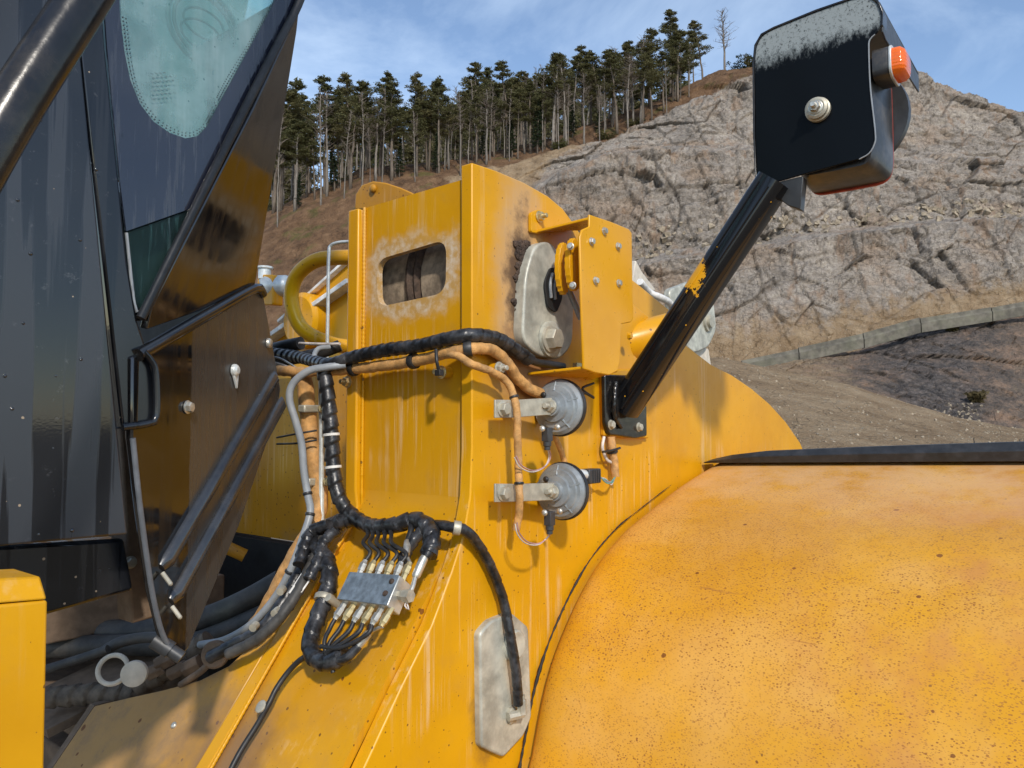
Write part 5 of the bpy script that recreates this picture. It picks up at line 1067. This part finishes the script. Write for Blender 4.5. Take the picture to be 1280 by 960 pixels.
# black wrapped trunk and its branches round the distributor
trk, tp_ = tube('black_trunk_hose', [D(405, 464, 1.68), D(409, 490, 1.675), D(414, 540, 1.67), D(417, 590, 1.665), D(424, 622, 1.655), F1(438, 642, .045), F1(462, 657, .045), F1(490, 657, .05), F1(518, 650, .05), F1(536, 660, .05), F1(540, 678, .05), F1(536, 694, .05)], .0150, M['wrap'], L, 14, .003, fn=wrapfn(.030, .20, -1), label='thick black spiral wrapped hose trunk left of the slot plate')
for t_ in (.22, .33): band('white_tie', tp_, t_, .006, .0185, M['white_edge'], trk)
lp2, lpp = tube('black_branch_hose', [F1(440, 648, .040), F1(415, 656, .045), F1(398, 668, .05), F1(396, 684, .055), F1(408, 700, .05), F1(412, 722, .045), F1(407, 745, .04), F1(396, 775, .04), F1(388, 800, .04), F1(392, 820, .04), F1(410, 828, .045), F1(432, 818, .045)], .0155, M['wrap'], L, 14, .003, fn=wrapfn(.034, .20), label='black spiral wrapped hose curving down to the lower fittings')
band('p_clip', lpp, .56, .012, .021, M['steel_old'], lp2)
sh, shp = tube('black_branch_hose', [F1(520, 656, .045), F1(545, 656, .04), F1(565, 659, .045), Y2(583, 664, .02), Y2(600, 684, .018), Y2(615, 712, .018), Y2(629, 750, .02), Y2(638, 795, .034), Y2(645, 840, .040), Y2(648, 880, .034)], .0098, M['wrap'], L, 12, .003, fn=wrapfn(.040, .10), label='long black grease hose running to the pale pin retainer')
band('p_clip', shp, .20, .014, .0135, M['steel_old'], sh)
tn, _ = tube('thin_black_hose', [F1(398, 822, .03), F1(380, 822, .025), F1(362, 838, .02), F1(346, 860, .02), F1(336, 880, .02), F1(322, 905, .015), F1(300, 940, .015), F1(282, 975, .015)], .0055, M['rubber'], L, 10, .006, label='thin black hose leaving downwards over the dusty sheet')
MB().add(g_lathe([(.012, 0), (.012, .012), (.008, .014)], F1(331, 886, .014), SN, 12)).build('hose_clip', M['steel_old'], tn)
rs2 = random.Random(9)
for k, pts in enumerate([[(424, 660), (398, 680), (384, 700), (368, 728), (352, 756), (325, 788), (292, 806), (262, 822)], [(404, 672), (392, 700), (372, 740), (350, 772), (320, 800), (285, 818)]]):
    tube('black_edge_hose', [on(x, y, .035+.02*k) for x, y in pts], .0125-.002*k, M['wrap'] if k == 0 else M['hose_dark'], L, 12, .004, fn=wrapfn(.03, .12), label=['black wrapped hose along the apron edge, outer one', 'dark hose along the apron edge, inner one'][k])
tube('pale_lead', [on(398, 690, .06), on(380, 715, .06), on(362, 742, .06)], .0035, M['white_edge'], L, 7, .006); tube('pale_lead', [on(405, 690, .055), on(385, 728, .055), on(352, 770, .05), on(346, 766, .05)], .002, M['white_edge'], L, 7, .006)
for x, y in ((352, 738), (345, 765), (318, 783)): MB().add(g_lathe([(.008, -.008), (.008, .008)], on(x, y, .06), (1, .6, .2), 10)).build('hose_union', M['steel_old'], L)
# knot of wrapped ends left of the trunk
kn = [[(424, 650), (400, 668), (388, 690), (384, 712)], [(420, 662), (405, 678), (398, 700), (386, 724)], [(412, 655), (390, 664), (380, 684), (374, 706)]]
for k, pts in enumerate(kn): tube('black_branch_hose', [F1(x, y, .05+.012*k) for x, y in pts], .011, M['wrap'], L, 12, .003, fn=wrapfn(.022, .22), label=['front strand of the knot of wrapped hoses', 'middle strand of the knot of wrapped hoses', 'left strand of the knot of wrapped hoses'][k])
# loom ends behind the tower edge
tube('loom_end', [D(332, 440, 2.0), D(352, 434, 1.95), D(376, 429, 1.92)], .017, M['rubber'], L, 12, .01); tube('loom_end', [D(345, 452, 1.96), D(380, 446, 1.9), D(404, 440, 1.86), D(425, 432, 1.86)], .015, M['rubber'], L, 12, .01)
for k in range(5): tube('pale_lead', [D(330, 446+k*4, 1.90), D(350, 448+k*4+(k % 2)*3, 1.86), D(374, 462+k*1.5, 1.80)], .0026, M['wire_w' if k % 2 else 'hose_grey'], L, 6, .01)
tube('pale_lead', [D(374, 429, 1.9), D(395, 430, 1.86), D(425, 430, 1.82)], .0035, M['wire_w'], L, 6, .01); tube('grey_loop', [D(412, 434, 1.8), D(398, 436, 1.78), D(393, 446, 1.76), D(400, 456, 1.72), D(412, 458, 1.70)], .006, M['hose_grey'], L, 10, .005)

# ------------------------------------------------------------------ grease distributor
h = .075
BP = lambda x, y, off=h: plane(x, y, Vector((SX0, 0, SZ0))+SN*off, SN)
q = [BP(437, 715), BP(500, 719), BP(484, 757), BP(421, 749)]
dis = MB().add(g_prism(q, -SN*.038)).build('grease_distributor', M['block_side'], L, bevel=.002, label='grey grease distributor block with rows of brass fittings')
MB().add(g_prism([p+SN*.0005+((sum(q, Vector())/4)-p)*.02 for p in q], SN*.0012)).build('painted_face', M['block'], dis)
for x, y in ((490, 727), (482, 742)): bolt(dis, BP(x, y, h+.0015), SN, .0055, M['dirt'], 'button', 'screw')
for x, y in ((430, 762), (478, 768)): MB().add(g_lathe([(.008, 0), (.008, .05)], BP(x, y, .005), SN, 12)).build('mounting_stud', M['steel_old'], dis)
upd = -SD; lat = (q[0]-q[1]).normalized()
def fitting(p, d, mat): return MB().add(g_lathe([(.0062, -.004), (.0062, .012), (.0078, .012), (.0078, .026), (.006, .028), (.0045, .034)], p, d, 6)).build('hose_fitting', mat, dis)
tops = [q[0].lerp(q[1], t)-SN*.016 for t in (.08, .26, .44, .62, .80, .96)]; bots = [q[3].lerp(q[2], t)-SN*.016 for t in (.06, .25, .44, .62, .80, .97)]
for k, p in enumerate(tops):
    fitting(p, upd+SN*.1, M['steel_y'] if k % 2 else M['steel']); e = p+(upd+SN*.1).normalized()*.032
    if k < 5:
        x1 = [460, 466, 473, 481, 489][k]; e2 = F1(x1, 668, .055); tube('grease_line', [e, e+upd*.02, e.lerp(e2, .55)+SN*.012, e2, F1(x1-4, 656, .05)], .0042, M['rubber'], dis, 8, .004)
e = tops[5]+upd*.032; e2 = F1(506, 690, .055); e3 = F1(514, 662, .055)
tube('steel_ferrule', [e, e.lerp(e2, .6), e2], .0035, M['steel'], dis, 10); MB().add(g_tube([e.lerp(e2, .75), e.lerp(e2, .8), e2.lerp(e3, .45), e2.lerp(e3, .5)], [.005, .0075, .0075, .006], 12)).build('steel_ferrule', M['steel'], dis); tube('grease_line', [e2.lerp(e3, .45), e3, F1(514, 652, .05)], .0062, M['rubber'], dis, 10)
knot = F1(408, 824, .05)
for k, p in enumerate(bots):
    fitting(p, SD+SN*.1, M['steel_y'] if k % 2 else M['steel']); e = p+(SD+SN*.1).normalized()*.032
    if k < 5: tube('grease_line', [e, e+SD*.02, e.lerp(knot, .55)+SD*.012+SN*.008, knot+Vector((0, -.02+.009*k, .01*(k-2)))], .0042, M['rubber'], dis, 8, .004)
e = bots[5]+SD*.032; e2 = F1(462, 790, .05); e3 = F1(444, 812, .05)
tube('steel_ferrule', [e, e.lerp(e2, .5), e2], .0035, M['steel'], dis, 10); MB().add(g_tube([e2, e2.lerp(e3, .1), e2.lerp(e3, .85), e3], [.005, .0078, .0078, .006], 12)).build('steel_ferrule', M['steel'], dis); tube('grease_line', [e2.lerp(e3, .8), e3, F1(430, 824, .05), knot], .0085, M['wrap'], dis, 10)
sp_ = (q[1]+q[2])/2-SN*.018; MB().add(g_lathe([(.009, 0), (.009, .012), (.012, .012), (.012, .028)], sp_, -lat, 6)).build('inlet_elbow', M['steel_old'], dis)
s1 = sp_-lat*.024; s2 = F1(519, 722, .055); tube('steel_ferrule', [s1, s1.lerp(s2, .4)+upd*.006, s2, F1(526, 708, .055)], .0045, M['steel'], dis, 10)
MB().add(g_tube([s2, s2.lerp(F1(531, 696, .055), .1), F1(529, 700, .055), F1(532, 694, .055)], [.006, .0085, .0085, .007], 12)).build('steel_ferrule', M['steel'], dis)
tube('black_branch_hose', [F1(532, 696, .055), F1(540, 682, .055), F1(543, 668, .055), F1(536, 657, .05)], .0095, M['wrap'], L, 12, .003, fn=wrapfn(.02, .18), label='short wrapped hose arching over the inlet fitting'); tube('black_branch_hose', [F1(502, 708, .04), F1(508, 690, .045), F1(520, 672, .05), F1(532, 660, .05)], .0105, M['wrap'], L, 12, .003, fn=wrapfn(.02, .18), label='short wrapped hose behind the upper ferrule')
tube('paper_tag', [BP(508, 752, .05), BP(511, 762, .045), BP(506, 757, .05), BP(509, 750, .052)], .0016, M['wire_w'], dis, 6)

# ------------------------------------------------------------------ hoses and caps at the lower left
tube('large_hose', [D(20, 770, 2.05), D(80, 782, 2.05), D(150, 790, 2.05), D(215, 784, 2.05), D(265, 770, 2.05), D(310, 750, 2.05), D(352, 726, 2.06)], .031, M['hose_dark'], L, 18, .02, label='upper large dark hose crossing under the cab')
tube('large_hose', [D(20, 812, 2.0), D(90, 808, 2.0), D(160, 806, 2.0), D(230, 806, 2.0), D(280, 790, 2.02), D(330, 768, 2.02)], .027, M['hose_dark'], L, 18, .02, label='lower large dark hose crossing under the cab')
tube('grey_hose', [D(250, 806, 1.78), D(215, 798, 1.82), D(180, 797, 1.84), D(150, 803, 1.84), D(128, 815, 1.84)], .013, M['hose_dark'], L, 12, .01, label='short grey hose bent behind the ring cap')
tube('dark_lead', [D(135, 812, 1.8), D(105, 822, 1.8), D(60, 836, 1.8), D(30, 842, 1.8)], .011, M['hose_dark'], L, 10, .01)
for k, pts in enumerate([[(60, 872), (110, 868), (160, 866), (195, 856), (225, 842), (252, 822)], [(172, 858), (205, 838), (232, 822), (262, 800)]]):
    tube('dusty_wrapped_hose', [D(x, y, 1.80-.03*k) for x, y in pts], .0215, M['wrap_dust'], L, 14, .004, fn=wrapfn(.036, .22), label=['lower dusty brown spiral wrapped hose above the apron', 'upper dusty brown spiral wrapped hose under the panel tip'][k])
dc = D(168, 842, 1.62); cap = MB().add(g_lathe([(.024, -.012), (.026, -.006), (.026, .006), (.022, .008), (.001, .008)], dc, -cF+cR*.15+cZ*.1, 28)).build('dust_cap', M['dustcap_l'], L, angle=30, label='pale round dust cap with a ring strap')
rg = [D(141, 837, 1.64)+cR*(.031*math.cos(a))+cZ*(.027*math.sin(a))+cF*(.01*math.sin(a)) for a in [2*math.pi*k/30 for k in range(31)]]; v, f = g_tube(rg, .0052, 8); mk('ring_strap', v, f, M['dustcap_l'], cap)
dc = D(269, 818, 1.60); cap2 = MB().add(g_lathe([(.025, -.012), (.028, -.006), (.028, .005), (.024, .008), (.001, .008)], dc, -cF-cR*.1+cZ*.15, 28)).build('dust_cap', M['dustcap'], L, angle=30, label='brown round dust cap with a tail at the panel tip'); tube('cap_tail', [dc, D(255, 836, 1.60), D(238, 848, 1.62), D(226, 856, 1.64)], .007, M['dustcap'], cap2, 8, .006)
for x, y, r_ in ((207, 826, .018), (222, 838, .016), (240, 832, .018), (195, 838, .016)): MB().add(g_lathe([(r_, -.02), (r_, .02)], D(x, y, 1.72), cR+cZ*.5, 6)).build('union_nut', M['dustcap'], L, bevel=.002)
MB().add(g_box(D(85, 914, 2.1), (.10, .5, .038))).build('rear_cross_member', M['dustcap'], L, bevel=.006); MB().add(g_box(D(110, 855, 2.2), (.15, .35, .035))).build('hose_shelf', M['dustcap'], L, bevel=.006); MB().add(g_box(D(115, 740, 2.3), (.25, .3, .05))).build('rear_frame_bracket', M['dustcap'], L, bevel=.006)
MB().add(g_box(D(165, 835, 2.0), (.25, .12, .01), Matrix.Rotation(-.25, 3, 'Y'))).build('dusty_shelf', M['dustcap'], L)
